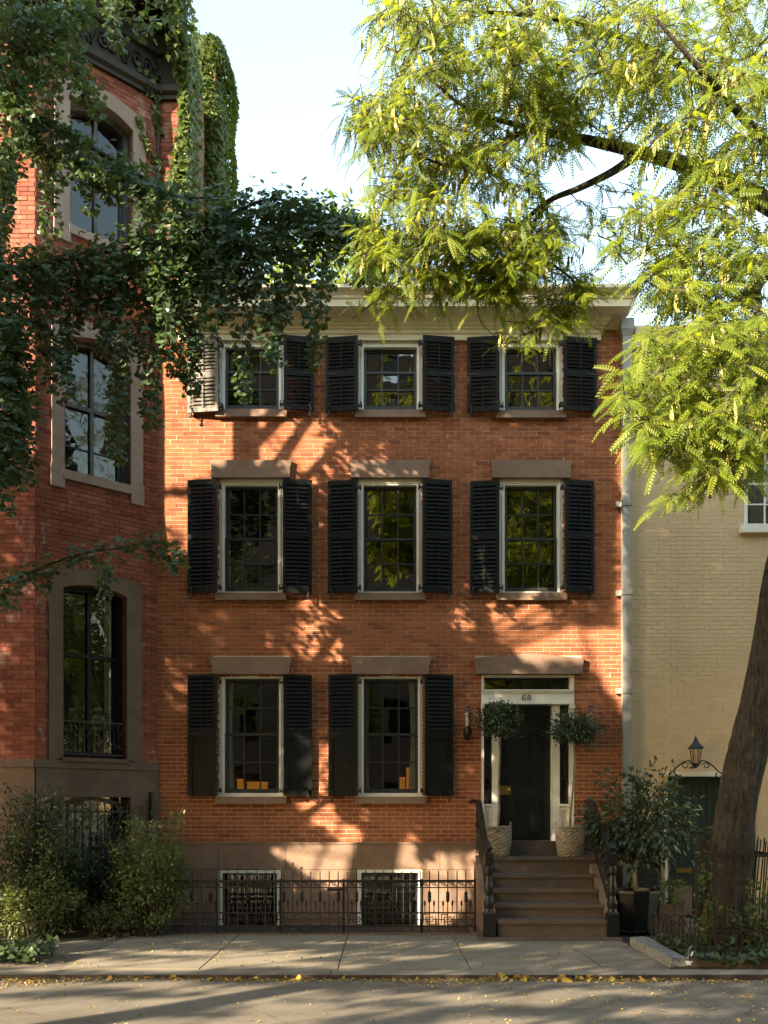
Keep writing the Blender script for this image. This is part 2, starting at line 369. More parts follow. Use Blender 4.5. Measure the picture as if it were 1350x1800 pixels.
def paving(name, c1, c2, stain, speck, cracks):
    """Aggregate speckle, oil and damp stains, hairline cracks."""
    m, nt, b = new_mat(name)
    n = noise_at(nt, 2.5, 6, .6); c = ramp(nt, n.outputs['Fac'], [(.3, c1), (.7, c2)]).outputs[0]
    n2 = noise_at(nt, 210, 3, .7); c = mixc(nt, ramp(nt, n2.outputs['Fac'], [(.40, (speck,) * 3), (.52, (0, 0, 0))]).outputs[0], c, (.03, .028, .025))
    c = mixc(nt, ramp(nt, n2.outputs['Fac'], [(.56, (0, 0, 0)), (.68, (speck,) * 3)]).outputs[0], c, (.42, .38, .32))
    n3 = noise_at(nt, .8, 7, .65, (.6, 1.6, 1)); c = mixc(nt, ramp(nt, n3.outputs['Fac'], [(.46, (0, 0, 0)), (.66, (.8,) * 3)]).outputs[0], c, mixc(nt, 1.0, c, stain, 'MULTIPLY'))
    n6 = noise_at(nt, 9, 3, .5); c = mixc(nt, ramp(nt, n6.outputs['Fac'], [(.70, (0, 0, 0)), (.74, (.7,) * 3)]).outputs[0], c, mixc(nt, 1.0, c, (.55, .53, .5), 'MULTIPLY'))
    h = n2.outputs['Fac']
    if cracks:
        g = nd(nt, 'ShaderNodeNewGeometry'); w_ = noise_at(nt, 3, 4, .6)
        ad = nd(nt, 'ShaderNodeVectorMath', operation='MULTIPLY_ADD'); ad.inputs[1].default_value = (.35, .35, 0); nt.links.new(w_.outputs['Color'], ad.inputs[0]); nt.links.new(g.outputs['Position'], ad.inputs[2])
        v = nd(nt, 'ShaderNodeTexVoronoi', feature='DISTANCE_TO_EDGE'); v.inputs['Scale'].default_value = cracks; nt.links.new(ad.outputs[0], v.inputs['Vector'])
        c = mixc(nt, ramp(nt, v.outputs['Distance'], [(.0, (.38,) * 3), (.009, (0, 0, 0))]).outputs[0], c, (.02, .018, .015))
    nt.links.new(c, b.inputs['Base Color']); b.inputs['Roughness'].default_value = .88; b.inputs['Specular IOR Level'].default_value = .3
    bump(nt, b, h, .5, .004); return m
M['asphalt'] = paving('asphalt', (.135, .115, .088), (.185, .158, .122), (.72, .70, .67), .55, .42)
M['concrete'] = paving('concrete flag', (.19, .162, .118), (.25, .216, .16), (.66, .66, .64), .30, 0)
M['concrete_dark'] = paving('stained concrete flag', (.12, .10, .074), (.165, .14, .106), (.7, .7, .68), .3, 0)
M['kerb'] = paving('kerb concrete', (.20, .172, .13), (.265, .23, .18), (.6, .58, .55), .4, 0)
M['sash_paint'] = surf('black sash paint', (.022, .022, .021), (.034, .034, .032), 7, .4, .12, 60, .002, spec=.5)
# ------------------------------------------------------------------ masonry builders
def clip_runs(a, b, holes):
    runs = [(a, b)]
    for h0, h1 in holes:
        nr = []
        for r0, r1 in runs:
            if h1 <= r0 or h0 >= r1: nr.append((r0, r1)); continue
            if h0 > r0: nr.append((r0, h0))
            if h1 < r1: nr.append((h1, r1))
        runs = nr
    return runs
def masonry(root, fr, u0, u1, z0, z1, holes, key, bl=.209, ch=.0677, mj=.0075, n_ind=0, pick=None, proud=.006, jit=.0015, seed=1, stuff=None, depth=.03):
    """Running bond of separate bricks. n_ind of them become objects; the rest is appended to `stuff`."""
    rng = random.Random(seed); full = []; rest = []
    n = int((z1 - z0) / ch)
    for k in range(n):
        za = z0 + k * ch; zb = za + ch - mj
        off = (k % 2) * (bl + mj) / 2 + rng.uniform(-.012, .012)
        hs = holes((za + zb) / 2)
        u = u0 - off
        while u < u1:
            a, b = max(u, u0), min(u + bl, u1)
            if b - a > .015:
                for r0, r1 in clip_runs(a, b, hs):
                    if r1 - r0 > .02:
                        p = proud + rng.gauss(0, jit); t = (rng.gauss(0, .0012), rng.gauss(0, .0012))
                        (full if r1 - r0 > bl - .001 else rest).append((r0, r1, za, zb, p, t))
            u += bl + mj
    if n_ind:
        full.sort(key=lambda q: pick((q[0] + q[1]) / 2, (q[2] + q[3]) / 2))
        ind, full = full[:n_ind], full[n_ind:]
        me = bpy.data.meshes.new('brick')
        L, H = bl / 2, (ch - mj) / 2; c = .0025
        vs = [(-L, 0, -H), (L, 0, -H), (L, 0, H), (-L, 0, H), (-L + c, -c, -H + c), (L - c, -c, -H + c), (L - c, -c, H - c), (-L + c, -c, H - c), (-L, depth, -H), (L, depth, -H), (L, depth, H), (-L, depth, H)]
        fs = [(4, 5, 6, 7)] + [(i, (i + 1) % 4, 4 + (i + 1) % 4, 4 + i) for i in range(4)] + [(8 + i, 8 + (i + 1) % 4, (i + 1) % 4, i) for i in range(4)]
        me.from_pydata(vs, [], fs); me.materials.append(M[key + '1'])
        for a, b, za, zb, p, t in ind:
            loc = fr((a + b) / 2, p, (za + zb) / 2)
            rz = math.atan2(fr.N.x, -fr.N.y)
            link('brick', me, root, loc, (t[0] * .3, rng.gauss(0, .002), rz + t[1]))
    stuff.append((fr, full + rest, depth))
def build_stuff(name, stuff, mat, root):
    V = []; F = []; r = []
    for fr, items, depth in stuff:
        for a, b, za, zb, p, t in items:
            n = len(V); e = t[0]
            V += [fr(a, p + e, za), fr(b, p - e, za), fr(b, p - e + t[1], zb), fr(a, p + e + t[1], zb), fr(a, p - depth, za), fr(b, p - depth, za), fr(b, p - depth, zb), fr(a, p - depth, zb)]
            F += [(n, n + 1, n + 2, n + 3), (n, n + 4, n + 5, n + 1), (n + 1, n + 5, n + 6, n + 2), (n + 2, n + 6, n + 7, n + 3), (n + 3, n + 7, n + 4, n)]
            r += [random.random()] * 8
    L = origin(root); me = bpy.data.meshes.new(name)
    me.from_pydata([(x - L.x, y - L.y, z - L.z) for x, y, z in V], [], F)
    at = me.attributes.new('rnd', 'FLOAT', 'POINT'); at.data.foreach_set('value', r)
    me.materials.append(mat); o = link(name, me, root, L); o['kind'] = 'stuff'; return o
def wall_holes(mb, fr, us, zs, holes, d0, d1):
    """Wall slab with rectangular openings, as butted boxes."""
    U = sorted(set([us[0], us[1]] + [v for h in holes for v in h[:2] if us[0] < v < us[1]]))
    Zs = sorted(set([zs[0], zs[1]] + [v for h in holes for v in h[2:] if zs[0] < v < zs[1]]))
    for i in range(len(U) - 1):
        run = None
        for j in range(len(Zs) - 1):
            um, zm = (U[i] + U[i + 1]) / 2, (Zs[j] + Zs[j + 1]) / 2
            solid = not any(h[0] < um < h[1] and h[2] < zm < h[3] for h in holes)
            if solid: run = (run[0], Zs[j + 1]) if run else (Zs[j], Zs[j + 1])
            if (not solid or j == len(Zs) - 2) and run:
                mb.fbox(fr, U[i], U[i + 1], d0, d1, run[0], run[1]); run = None
    return mb

# ------------------------------------------------------------------ ground
g = MB().box(-300, 300, -300, 300, -.30, -.20).build('ground', M['soil'], at=(0, 0, 0)); tag(g, kind='structure')
KF, KB, SF = -4.65, -4.28, -1.28          # kerb front, kerb back, back of the pavement
st = MB()
nx, ny = 160, 60                            # slightly uneven asphalt sheet
for j in range(ny + 1):
    for i in range(nx + 1):
        x = -40 + 80 * i / nx; y = -13.4 + (13.4 + KF) * j / ny
        z = -.05 + .012 * math.sin(x * .9 + y * .5) * math.sin(y * 1.3 - x * .3) - .0005 * (y + 9) ** 2 + .008
        st.v.append((x, y, z))
for j in range(ny):
    for i in range(nx):
        a = j * (nx + 1) + i; st.f.append((a, a + 1, a + nx + 2, a + nx + 1))
tag(st.build('street', M['asphalt'], smooth=True), kind='structure')
kb = empty('kerb', (0, KF, 0), kind='structure')
for i in range(-6, 7):
    x0 = i * 3.05 - .6; dz = random.uniform(-.004, .004)
    MB().box(x0 + .004, x0 + 3.046, KF + .016, KB, -.25, -.004 + dz).build('kerb_stone', M['kerb'], kb)
    MB().box(x0 + .003, x0 + 3.047, KF, KF + .014, -.25, -.002 + dz).build('steel_edge', M['kerb_steel'], kb)
sw = empty('sidewalk', (0, -2.8, 0), kind='structure')
joints = [-3.70 - 1.54 * k for k in range(9, 0, -1)] + [-3.70, -2.11, -.528, .99, 2.52, 4.06, 5.6, 7.14, 8.68, 10.2, 11.8]
MB().box(joints[0], joints[-1], KB + .004, 0, -.25, -.022).build('bedding', M['soil'], sw)
for i in range(len(joints) - 1):
    a, b = joints[i] + .007, joints[i + 1] - .007
    yb = SF if a < 1.2 else -.02
    yf = KB + .012
    if a > 2.5:                              # the tree pit is cut out of these
        mb = MB().box(a, min(b, 3.28) if a < 3.28 else b, yf if a < 3.2 else -2.2, yb, -.2, random.uniform(-.003, .003))
    else: mb = MB().box(a, b, yf, yb, -.2, random.uniform(-.003, .003))
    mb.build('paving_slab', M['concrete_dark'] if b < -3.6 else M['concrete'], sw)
pit = MB().box(3.32, 11, KB + .01, -2.21, -.2, .02).build('soil_bed', M['soil'], at=(0, 0, 0)); tag(pit, kind='structure')
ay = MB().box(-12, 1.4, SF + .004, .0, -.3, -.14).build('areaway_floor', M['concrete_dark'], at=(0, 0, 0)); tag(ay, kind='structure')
bed = MB().box(-12, -2.9, SF + .01, -.5, -.139, .0).build('planting_bed', M['soil'], at=(0, 0, 0)); tag(bed, kind='structure')
op = MB().box(-60, 60, -300, -13.4, -.3, .03).build('far_pavement', M['concrete'], at=(0, 0, 0)); tag(op, kind='structure')

# ------------------------------------------------------------------ brick town house
house = empty('brick_house', (0.1, 0, 0), 'three storey red brick town house with black shutters and white window frames', 'house')
XL, XR = FX(276), FX(1093)
ZB = FZ(1481)                               # top of the brownstone base
ZT = FZ(582, -.05)
TOPW = [((386, 499), (594, 722)), ((630, 742), (594, 723)), ((878, 988), (594, 724))]
MIDW = [((385.5, 497.5), (843, 1043)), ((629.5, 741.5), (843, 1043)), ((878, 989), (843, 1043))]
BOTW = [((385.5, 498), (1187, 1400)), ((630, 742.5), (1187, 1400))]
wins = []
for row, ws in (('top', TOPW), ('mid', MIDW), ('bot', BOTW)):
    for (a, b), (t, bt) in ws: wins.append((row, FX(a), FX(b), FZ(bt), FZ(t)))
DX0, DX1 = FX(846), FX(1009); DZ1 = FZ(1187); DZ0 = FZ(1478)
base_wins = [(FX(385), FX(494), FZ(1640), FZ(1529)), (FX(628), FX(742), FZ(1640), FZ(1528))]
openings = [(a, b, z0, z1) for _, a, b, z0, z1 in wins] + [(DX0, DX1, 0, DZ1)] + base_wins
wall = MB(); wall_holes(wall, WALL, (XL, XR), (-.2, 9.75), openings, -.30, -.004)
wall.build('wall', M['mortar'], house)
lint = {}
for row, a, b, z0, z1 in wins:
    if row == 'mid': lint[(row, a)] = (a - .115, b + .115, FZ(842), FZ(811.5))
    if row == 'bot': lint[(row, a)] = (a - .10, b + .10, FZ(1186), FZ(1156))
def house_holes(z):
    hs = []
    for row, a, b, z0, z1 in wins:
        if z0 - .125 < z < z0: hs.append((a - .055, b + .055))
        elif z0 <= z < z1: hs.append((a, b))
    for l in lint.values():
        if l[2] < z < l[3]: hs.append((l[0], l[1]))
    if z < DZ1: hs.append((DX0, DX1))
    if FZ(1186) < z < FZ(1156): hs.append((FX(835), FX(1022)))
    return hs
hs_stuff = []
def pick_house(u, z):
    px, py = 675 + u * 110, HOR - (z - CAMZ) * 110
    return 0 if (1062 < py < 1150 and 300 < px < 1080) else abs(py - 1105) + 30
masonry(house, WALL, XL, XR, ZB + .012, 9.5, house_holes, 'red', mj=.0088, bl=.2077, proud=.001, jit=.0007, n_ind=300, pick=pick_house, seed=3, stuff=hs_stuff)
build_stuff('brick', hs_stuff, M['red0'], house)

# brownstone base: slabs with recessed joints
slab_px = [276, 386.5, 493, 622.5, 742.5, 773, 838]
def base_piece(a, b, z0, z1):
    MB().fbox(WALL, a + .003, b - .003, -.06, .050, z0 + .003, z1 - .003).build('base_stone', M['brown'], house)
for a, b in ((276, 385), (385, 503), (503, 622), (622, 773), (773, 843), (1012, 1100)): base_piece(FX(a), FX(b), FZ(1528), ZB - .02)
for a, b in ((276, 385), (494, 628), (742, 843), (1012, 1100)):
    base_piece(FX(a), FX(b), FZ(1585), FZ(1528)); base_piece(FX(a), FX(b), -.2, FZ(1585))
MB().fbox(WALL, XL, DX0 - .03, -.02, .062, ZB - .022, ZB + .008).build('base_ledge', M['brown'], house)
MB().fbox(WALL, DX1 + .03, XR + .06, -.02, .062, ZB - .022, ZB + .008).build('base_ledge', M['brown'], house)

def flared_lintel(a, b, z0, z1, flare, peak=0.0):
    h = z1 - z0; n = 7; left = []; right = []
    for i in range(n + 1):
        t = i / n; f = flare * max(0, (t - .42) / .58) ** 1.6
        left.append((a - f, z0 + h * t)); right.append((b + f, z0 + h * t))
    top = [((a + b) / 2, z1 + peak)] if peak else []
    return left + top + right[::-1]
for (row, a), (u0, u1, z0, z1) in lint.items():
    MB().prism(WALL, flared_lintel(u0, u1, z0, z1, .035 if row == 'mid' else .07), -.05, .075).build('lintel', M['brown'], house)
MB().prism(WALL, flared_lintel(FX(835), FX(1022), FZ(1186), FZ(1158), .03, .07), -.05, .10).build('door_lintel', M['brown'], house)

# windows --------------------------------------------------------------
def grid_window(a, b, z0, z1, inset, rows, meet, label=None):
    """White frame, black sashes, one pane per light. rows: list of (zlo, zhi); meet: z of the meeting rail."""
    l, r, bt, tp = inset
    f = MB()
    f.fbox(WALL, a, a + l, -.16, -.012, z0, z1); f.fbox(WALL, b - r, b, -.16, -.012, z0, z1)
    f.fbox(WALL, a + l, b - r, -.16, -.014, z1 - tp, z1); f.fbox(WALL, a + l, b - r, -.16, -.010, z0, z0 + bt)
    e = .018                                  # bead standing proud along the inner edge
    f.fbox(WALL, a + l * .45, a + l * .45 + e, -.012, .002, z0 + bt, z1 - .002); f.fbox(WALL, b - r * .45 - e, b - r * .45, -.012, .002, z0 + bt, z1 - .002)
    f.fbox(WALL, a + l * .45 + e, b - r * .45 - e, -.014, .0, z1 - tp * .6, z1 - tp * .6 + .02)
    win = f.build('window', M['white_paint'], house)
    ga, gb = a + l, b - r; gz0, gz1 = z0 + bt, z1 - tp
    s = MB(); sw_ = .045; D0, D1 = -.125, -.055
    lows = [q for q in rows if q[1] < meet]; ups = [q for q in rows if q[0] > meet]
    def sash(zlo, zhi, rws, d0, d1, brail, trail):
        sb = MB()
        sb.fbox(WALL, ga, ga + sw_, d0, d1, zlo, zhi); sb.fbox(WALL, gb - sw_, gb, d0, d1, zlo, zhi)
        sb.fbox(WALL, ga + sw_, gb - sw_, d0, d1, zlo, zlo + brail); sb.fbox(WALL, ga + sw_, gb - sw_, d0, d1, zhi - trail, zhi)
        so = sb.build('sash', M['sash_paint'], win)
        ia, ib = ga + sw_, gb - sw_; za, zb = zlo + brail, zhi - trail; cw = (ib - ia) / 3
        for i in (1, 2): MB().fbox(WALL, ia + i * cw - .011, ia + i * cw + .011, d0 + .01, d1 - .006, za, zb).build('glazing_bar', M['sash_paint'], win)
        nr = len(rws); rh = (zb - za) / nr
        for j in range(1, nr):
            for i in range(3):
                MB().fbox(WALL, ia + i * cw + (.011 if i else 0), ia + (i + 1) * cw - (.011 if i < 2 else 0), d0 + .012, d1 - .008, za + j * rh - .010, za + j * rh + .010).build('glazing_bar', M['sash_paint'], win)
        for j in range(nr):
            for i in range(3):
                x0, x1 = ia + i * cw + .010, ia + (i + 1) * cw - .010; y0, y1 = za + j * rh + .009, za + (j + 1) * rh - .009
                dm = (d0 + d1) / 2; t1, t2 = random.gauss(0, .0012), random.gauss(0, .0016)
                MB().quad(WALL(x0, dm - t1 - t2, y0), WALL(x1, dm + t1 - t2, y0), WALL(x1, dm + t1 + t2, y1), WALL(x0, dm - t1 + t2, y1)).build('pane', M['glass'], win)
    sash(gz0, meet + .022, lows, -.095, -.035, .07, .04)
    sash(meet - .018, gz1, ups, -.150, -.097, .036, .05)
    MB().fbox(WALL, a - .055, b + .055, -.15, .085, z0 - .122, z0 - .006).build('sill', M['brown'], house)
    # the room behind
    rm = MB(); X0, X1, Y0, Y1, Z0, Z1 = a - .35, b + .35, -.31, -3.0, z0 - .35, z1 + .2
    rm.quad(WALL(X0, Y1, Z0), WALL(X1, Y1, Z0), WALL(X1, Y1, Z1), WALL(X0, Y1, Z1)); rm.quad(WALL(X0, Y0, Z0), WALL(X0, Y1, Z0), WALL(X0, Y1, Z1), WALL(X0, Y0, Z1))
    rm.quad(WALL(X1, Y0, Z0), WALL(X1, Y1, Z0), WALL(X1, Y1, Z1), WALL(X1, Y0, Z1)); rm.quad(WALL(X0, Y0, Z0), WALL(X1, Y0, Z0), WALL(X1, Y1, Z0), WALL(X0, Y1, Z0))
    rm.quad(WALL(X0, Y0, Z1), WALL(X1, Y0, Z1), WALL(X1, Y1, Z1), WALL(X0, Y1, Z1))
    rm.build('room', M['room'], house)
    return ga, gb, gz0, gz1
for row, a, b, z0, z1 in wins:
    if row == 'top':
        grid_window(a, b, z0, z1, (.085, .085, .03, .14), [(z0, z0 + .3), (z0 + .3, z0 + .55), (z1 - .5, z1)], z0 + .03 + .60)
    elif row == 'mid':
        h = z1 - z0; grid_window(a, b, z0, z1, (.085, .085, .03, .085), [(0, .1), (.1, .2), (90, 91), (91, 92)], FZ(947))
    else:
        grid_window(a, b, z0, z1, (.085, .07, .055, .05), [(0, .1), (.1, .2), (90, 91), (91, 92)], FZ(1291))

# shutters -------------------------------------------------------------
SLAT = {}
def shutter(xh, xf, z0, z1, kind, pale=False, olive=False):
    """Hinged at xh, its free edge at xf held back near the wall."""
    dh, df = .125, .055
    sg = 1 if xf > xh else -1
    wdt = math.hypot(xf - xh, dh - df); h = z1 - z0; T = .034
    hinge = Vector((xh, -dh, z0)); fre = Vector((xf, -df, z0))
    left = hinge if sg > 0 else fre; dirv = (fre - hinge) * sg
    rz = math.atan2(dirv.y, dirv.x)
    mat = M['worn_pale'] if pale else M['worn_black']
    mb = MB(); sw_ = .052
    rails = {'top': (.055, .095, .10), 'mid': (.09, .10, .085), 'bot': (.09, .12, .06)}[kind]
    rb, rm_, rt = rails
    zm = h * (.50 if kind == 'top' else .505 if kind == 'mid' else .515)
    mb.box(0, sw_, -T, 0, 0, h); mb.box(wdt - sw_, wdt, -T, 0, 0, h)
    mb.box(sw_, wdt - sw_, -T, 0, 0, rb); mb.box(sw_, wdt - sw_, -T, 0, zm - rm_ / 2, zm + rm_ / 2); mb.box(sw_, wdt - sw_, -T, 0, h - rt, h)
    me = mb.mesh('shutter', mat)
    o = link('shutter', me, house, left, (0, 0, rz)); ORIG[o.name] = Vector((0, 0, 0))
    if pale: o['label'] = 'shutter with sun bleached, peeling paint'
    def child(name, mb_, mt, loc=(0, 0, 0)):
        c = bpy.data.objects.new(name, mb_.mesh(name, mt) if isinstance(mb_, MB) else mb_); COL.objects.link(c); c.parent = o; c.location = loc; return c
    secs = [(zm + rm_ / 2, h - rt)] + ([(rb, zm - rm_ / 2)] if kind != 'bot' else [])
    n = {'top': 8, 'mid': 12, 'bot': 13}[kind]
    key = (kind, round(wdt, 3), pale)
    if key not in SLAT:
        s = MB(); a = R(62); L = (wdt - 2 * sw_) / 2 - .001; t = .0035; c = .545 * (secs[0][1] - secs[0][0]) / n / math.sin(a)
        s.obox((0, 0, 0), (L, 0, 0), (0, math.cos(a) * c, math.sin(a) * c), (0, -math.sin(a) * t, math.cos(a) * t)); SLAT[key] = s.mesh('slat', mat)
    for q0, q1 in secs:
        for i in range(n):
            child('slat', SLAT[key], None, (wdt / 2, -T / 2 - .001, q0 + (q1 - q0) * (i + .5) / n))
        child('tilt_rod', MB().box(-.008, .008, -.012, 0, 0, (q1 - q0) * .94), mat, (wdt / 2, -T - .012, q0 + (q1 - q0) * .03))
    if kind == 'bot':
        pz0, pz1 = rb, zm - rm_ / 2
        p = MB().box(sw_, wdt - sw_, -T * .45, -T * .2, pz0, pz1)
        b_ = .022
        p.box(sw_, sw_ + b_, -T * .9, -T * .45, pz0, pz1); p.box(wdt - sw_ - b_, wdt - sw_, -T * .9, -T * .45, pz0, pz1)
        p.box(sw_ + b_, wdt - sw_ - b_, -T * .9, -T * .45, pz0, pz0 + b_); p.box(sw_ + b_, wdt - sw_ - b_, -T * .9, -T * .45, pz1 - b_, pz1)
        child('panel', p, M['worn_black'])
    hx = 0 if sg > 0 else wdt
    for zz in (.07, h - .13):
        hm = MB().box(hx - .012, hx + .012, -T - .012, -T, zz - .03, zz + .06)
        hm.box(hx - sg * .055, hx - sg * .006, -T - .006, .02, zz - .012, zz + .012); hm.box(hx - sg * .062, hx - sg * .045, -T - .02, .06, zz - .02, zz + .05)
        child('hinge', hm, M['iron'])
    fx_ = wdt if sg > 0 else 0
    child('latch', MB().box(min(fx_, fx_ - sg * .14), max(fx_, fx_ - sg * .14), -T - .008, -T, zm - .012, zm + .012).box(min(fx_ - sg * .14, fx_ - sg * .17), max(fx_ - sg * .14, fx_ - sg * .17), -T - .012, -T, zm - .02, zm + .02), M['iron'])
    # iron shutter dog on the wall below the free corner
    dx = xf - sg * .055; dz = z0 - .02
    d = MB().tube([(dx, .0, dz), (dx, -df - T - .035, dz)], .009, 6)
    d.tube([(dx + .006, -df - T - .03, dz + .12), (dx - .014, -df - T - .034, dz + .085), (dx + .012, -df - T - .036, dz + .04), (dx, -df - T - .036, dz), (dx - .004, -df - T - .036, dz - .05)], [.008, .017, .012, .010, .014], 6)
    d.obox((dx - .004, -df - T - .036, dz - .068), (.022, 0, 0), (0, .007, 0), (0, 0, .012))
    d.build('shutter_dog', M['iron'], house)
SH = []
for (a, b), t0, t1 in zip([(386, 499), (630, 742), (878, 988)], (598, 592, 594), (722, 723, 724)):
    pass
for xh, xf, t, bt, kind, pale in (
    (385, 331, 596, 725, 'top', True), (499, 552, 592, 721, 'top', False), (629, 573, 593, 723, 'top', False), (743, 798, 592, 723, 'top', False), (878, 821, 593, 724, 'top', False), (990, 1048, 594, 723, 'top', False),
    (381.5, 331, 844, 1043, 'mid', False), (497.5, 548, 844, 1043, 'mid', False), (627.5, 577, 845, 1043, 'mid', False), (743, 794, 844, 1043, 'mid', False), (877.5, 826.5, 846, 1043, 'mid', False), (993, 1043, 845, 1043, 'mid', False),
    (381.5, 331, 1186, 1399, 'bot', False), (498.5, 548, 1186, 1399, 'bot', False), (627.5, 578, 1186, 1399, 'bot', False), (746.5, 796, 1186, 1399, 'bot', False)):
    shutter(FX(xh, -.1), FX(xf, -.05), FZ(bt, -.09), FZ(t, -.09), kind, pale)

# cornice --------------------------------------------------------------
prof = [(.0, 9.30), (.045, 9.30), (.045, 9.395), (.065, 9.40), (.065, 9.455), (.09, 9.47), (.09, 9.50), (.12, 9.51), (.12, 9.545), (.155, 9.57), (.155, 9.60), (.185, 9.62), (.43, 9.635),
        (.43, 9.745), (.45, 9.752), (.46, 9.79), (.50, 9.83), (.545, 9.85), (.56, 9.855), (.56, 9.905), (.0, 9.93)]
xl, xr = FX(318, -.05), FX(1052, -.05)
def cornice_part(name, pr, mat):
    mb = MB()
    for i in range(len(pr) - 1):
        (p0, z0), (p1, z1) = pr[i], pr[i + 1]
        L0, L1 = max(xl - p0, XL - .02), max(xl - p1, XL - .02)
        mb.quad((L0, -p0, z0), (xr + p0, -p0, z0), (xr + p1, -p1, z1), (L1, -p1, z1))
        mb.quad((xr + p0, -p0, z0), (xr + p0, .3, z0), (xr + p1, .3, z1), (xr + p1, -p1, z1))
        mb.quad((L0, .3, z0), (L0, -p0, z0), (L1, -p1, z1), (L1, .3, z1))
    return mb.build(name, mat, house)
cornice_part('frieze', prof[:6], M['cream_paint']); cornice_part('bed_moulding', prof[5:13], M['cream_paint'])
cornice_part('corona', prof[12:16], M['cream_paint']); cornice_part('crown_moulding', prof[15:], M['cream_paint'])
MB().box(XL, XR, .02, 9, 9.76, 9.86).build('roof', M['cornice_dark'], house)

# downspout ------------------------------------------------------------
dx0, dx1 = FX(1094, -.12), FX(1109, -.12)
dp = MB().box(dx0, dx1, -.165, -.045, .0, 9.3)
dp.build('downspout', M['zinc'], house)
MB().add(*(lambda a, b: ([(a - .03, -.19, 9.42), (b + .04, -.19, 9.42), (b + .04, -.0, 9.42), (a - .03, -.0, 9.42), (a, -.165, 9.3), (b, -.165, 9.3), (b, -.045, 9.3), (a, -.045, 9.3)], MB.BF))(dx0, dx1)).box(dx0 - .03, dx1 + .04, -.19, 0, 9.421, 9.58).build('downspout_head', M['zinc'], house)
MB().tube([(dx1 + .03, -.1, 9.55), (dx1 + .08, -.12, 9.45), (dx1 + .085, -.1, 9.25), (dx1 + .06, -.06, 9.1)], .008, 5).build('cable', M['iron'], house)
for py in (690, 883, 1040, 1213):
    z = FZ(py, -.15); MB().box(dx0 - .085, dx0 - .002, -.06, -.012, z - .045, z + .045).box(dx0 - .012, dx1 + .012, -.18, -.166, z - .05, z + .05).box(dx1 + .001, dx1 + .013, -.166, -.02, z - .05, z + .05).box(dx0 - .013, dx0 - .001, -.166, -.02, z - .05, z + .05).build('pipe_strap', M['zinc'], house)
# entrance ---------------------------------------------------------------
def fb(a, b, t, bt, d0, d1, mb=None):
    mb = mb or MB(); return mb.fbox(WALL, FX(a), FX(b), d0, d1, FZ(bt), FZ(t))
wp = M['white_paint']
e = MB(); fb(846, 850.5, 1187, 1478, -.30, .012, e); fb(1001.5, 1009, 1187, 1478, -.30, .012, e); fb(850.5, 1001.5, 1187, 1190.5, -.30, .010, e)
en = e.build('entrance_frame', wp, house)
e = MB(); fb(848, 1007, 1212.5, 1215, -.2, .045, e); fb(847, 1008, 1215.1, 1218.5, -.2, .030, e); fb(847.5, 1007.5, 1218.6, 1234, -.2, .018, e); fb(847, 1008, 1234.1, 1238, -.2, .036, e)
e.build('entablature', wp, house)
e = MB(); fb(865.5, 877, 1238.5, 1478, -.28, -.03, e); e.build('pilaster', wp, house)
e = MB(); fb(971.5, 984.5, 1238.5, 1478, -.28, -.03, e); e.build('pilaster', wp, house)
for a, b in ((845, 851), (1000.5, 1010)): fb(a, b, 1239, 1246, -.02, .05).build('pilaster_cap', wp, house)
for a, b in ((850.7, 865.3), (984.7, 1001.3)):
    e = MB(); fb(a, b, 1413, 1417, -.16, -.02, e); fb(a, b, 1417.1, 1478, -.16, -.075, e)
    fb(a, a + 4, 1420, 1476, -.075, -.045, e); fb(b - 4, b, 1420, 1476, -.075, -.045, e); fb(a + 4, b - 4, 1420, 1424, -.075, -.045, e); fb(a + 4, b - 4, 1470, 1476, -.075, -.045, e)
    e.build('panel', wp, house)
    e = MB(); fb(a, a + 2.2, 1238.5, 1412.8, -.17, -.11, e); fb(b - 2.2, b, 1238.5, 1412.8, -.17, -.11, e)
    for q in (1238.5, 1280, 1322, 1365, 1409.5): fb(a + 2.2, b - 2.2, q, q + 3, -.165, -.115, e)
    sl = e.build('sidelight', M['black_paint'], house)
    for q in (1241.5, 1283, 1325, 1368):
        MB().quad(*[WALL(FX(x), -.14, FZ(y)) for x, y in ((a + 2.2, q + 41), (b - 2.2, q + 41), (b - 2.2, q), (a + 2.2, q))]).build('pane', M['glass'], sl)
e = MB(); fb(850.7, 1001.3, 1190.7, 1194, -.16, -.09, e); fb(850.7, 1001.3, 1209.5, 1212.4, -.16, -.09, e)
xs = [850.7, 889, 925, 962, 1001.3]
for q in xs: fb(max(q - 1.4, 850.7), min(q + 1.4, 1001.3), 1194.1, 1209.4, -.16, -.095, e)
tr = e.build('transom', M['black_paint'], house)
for i in range(4):
    MB().quad(*[WALL(FX(x), -.12, FZ(y)) for x, y in ((xs[i] + 1.4, 1209.4), (xs[i + 1] - 1.4, 1209.4), (xs[i + 1] - 1.4, 1194.1), (xs[i] + 1.4, 1194.1))]).build('pane', M['glass'], tr)
# door leaf with raised mouldings
e = MB(); fb(877.2, 971.3, 1238.6, 1478, -.24, -.20, e); dr = e.build('door', M['black_paint'], house)
for c0, c1 in ((886, 914), (929, 957)):
    for r0, r1 in ((1251, 1273), (1288, 1346), (1358, 1380), (1399, 1468)):
        e = MB(); m_ = 2.4
        fb(c0, c0 + m_, r0, r1, -.20, -.178, e); fb(c1 - m_, c1, r0, r1, -.20, -.178, e); fb(c0 + m_, c1 - m_, r0, r0 + m_, -.20, -.178, e); fb(c0 + m_, c1 - m_, r1 - m_, r1, -.20, -.178, e)
        fb(c0 + 5.5, c1 - 5.5, r0 + 5.5, r1 - 5.5, -.20, -.188, e)
        e.build('door_panel', M['black_paint'], dr)
fb(879.5, 901, 1380.5, 1396.5, -.20, -.192).build('lock_plate', M['brass'], dr)
kx, kz = FX(896), FZ(1388)
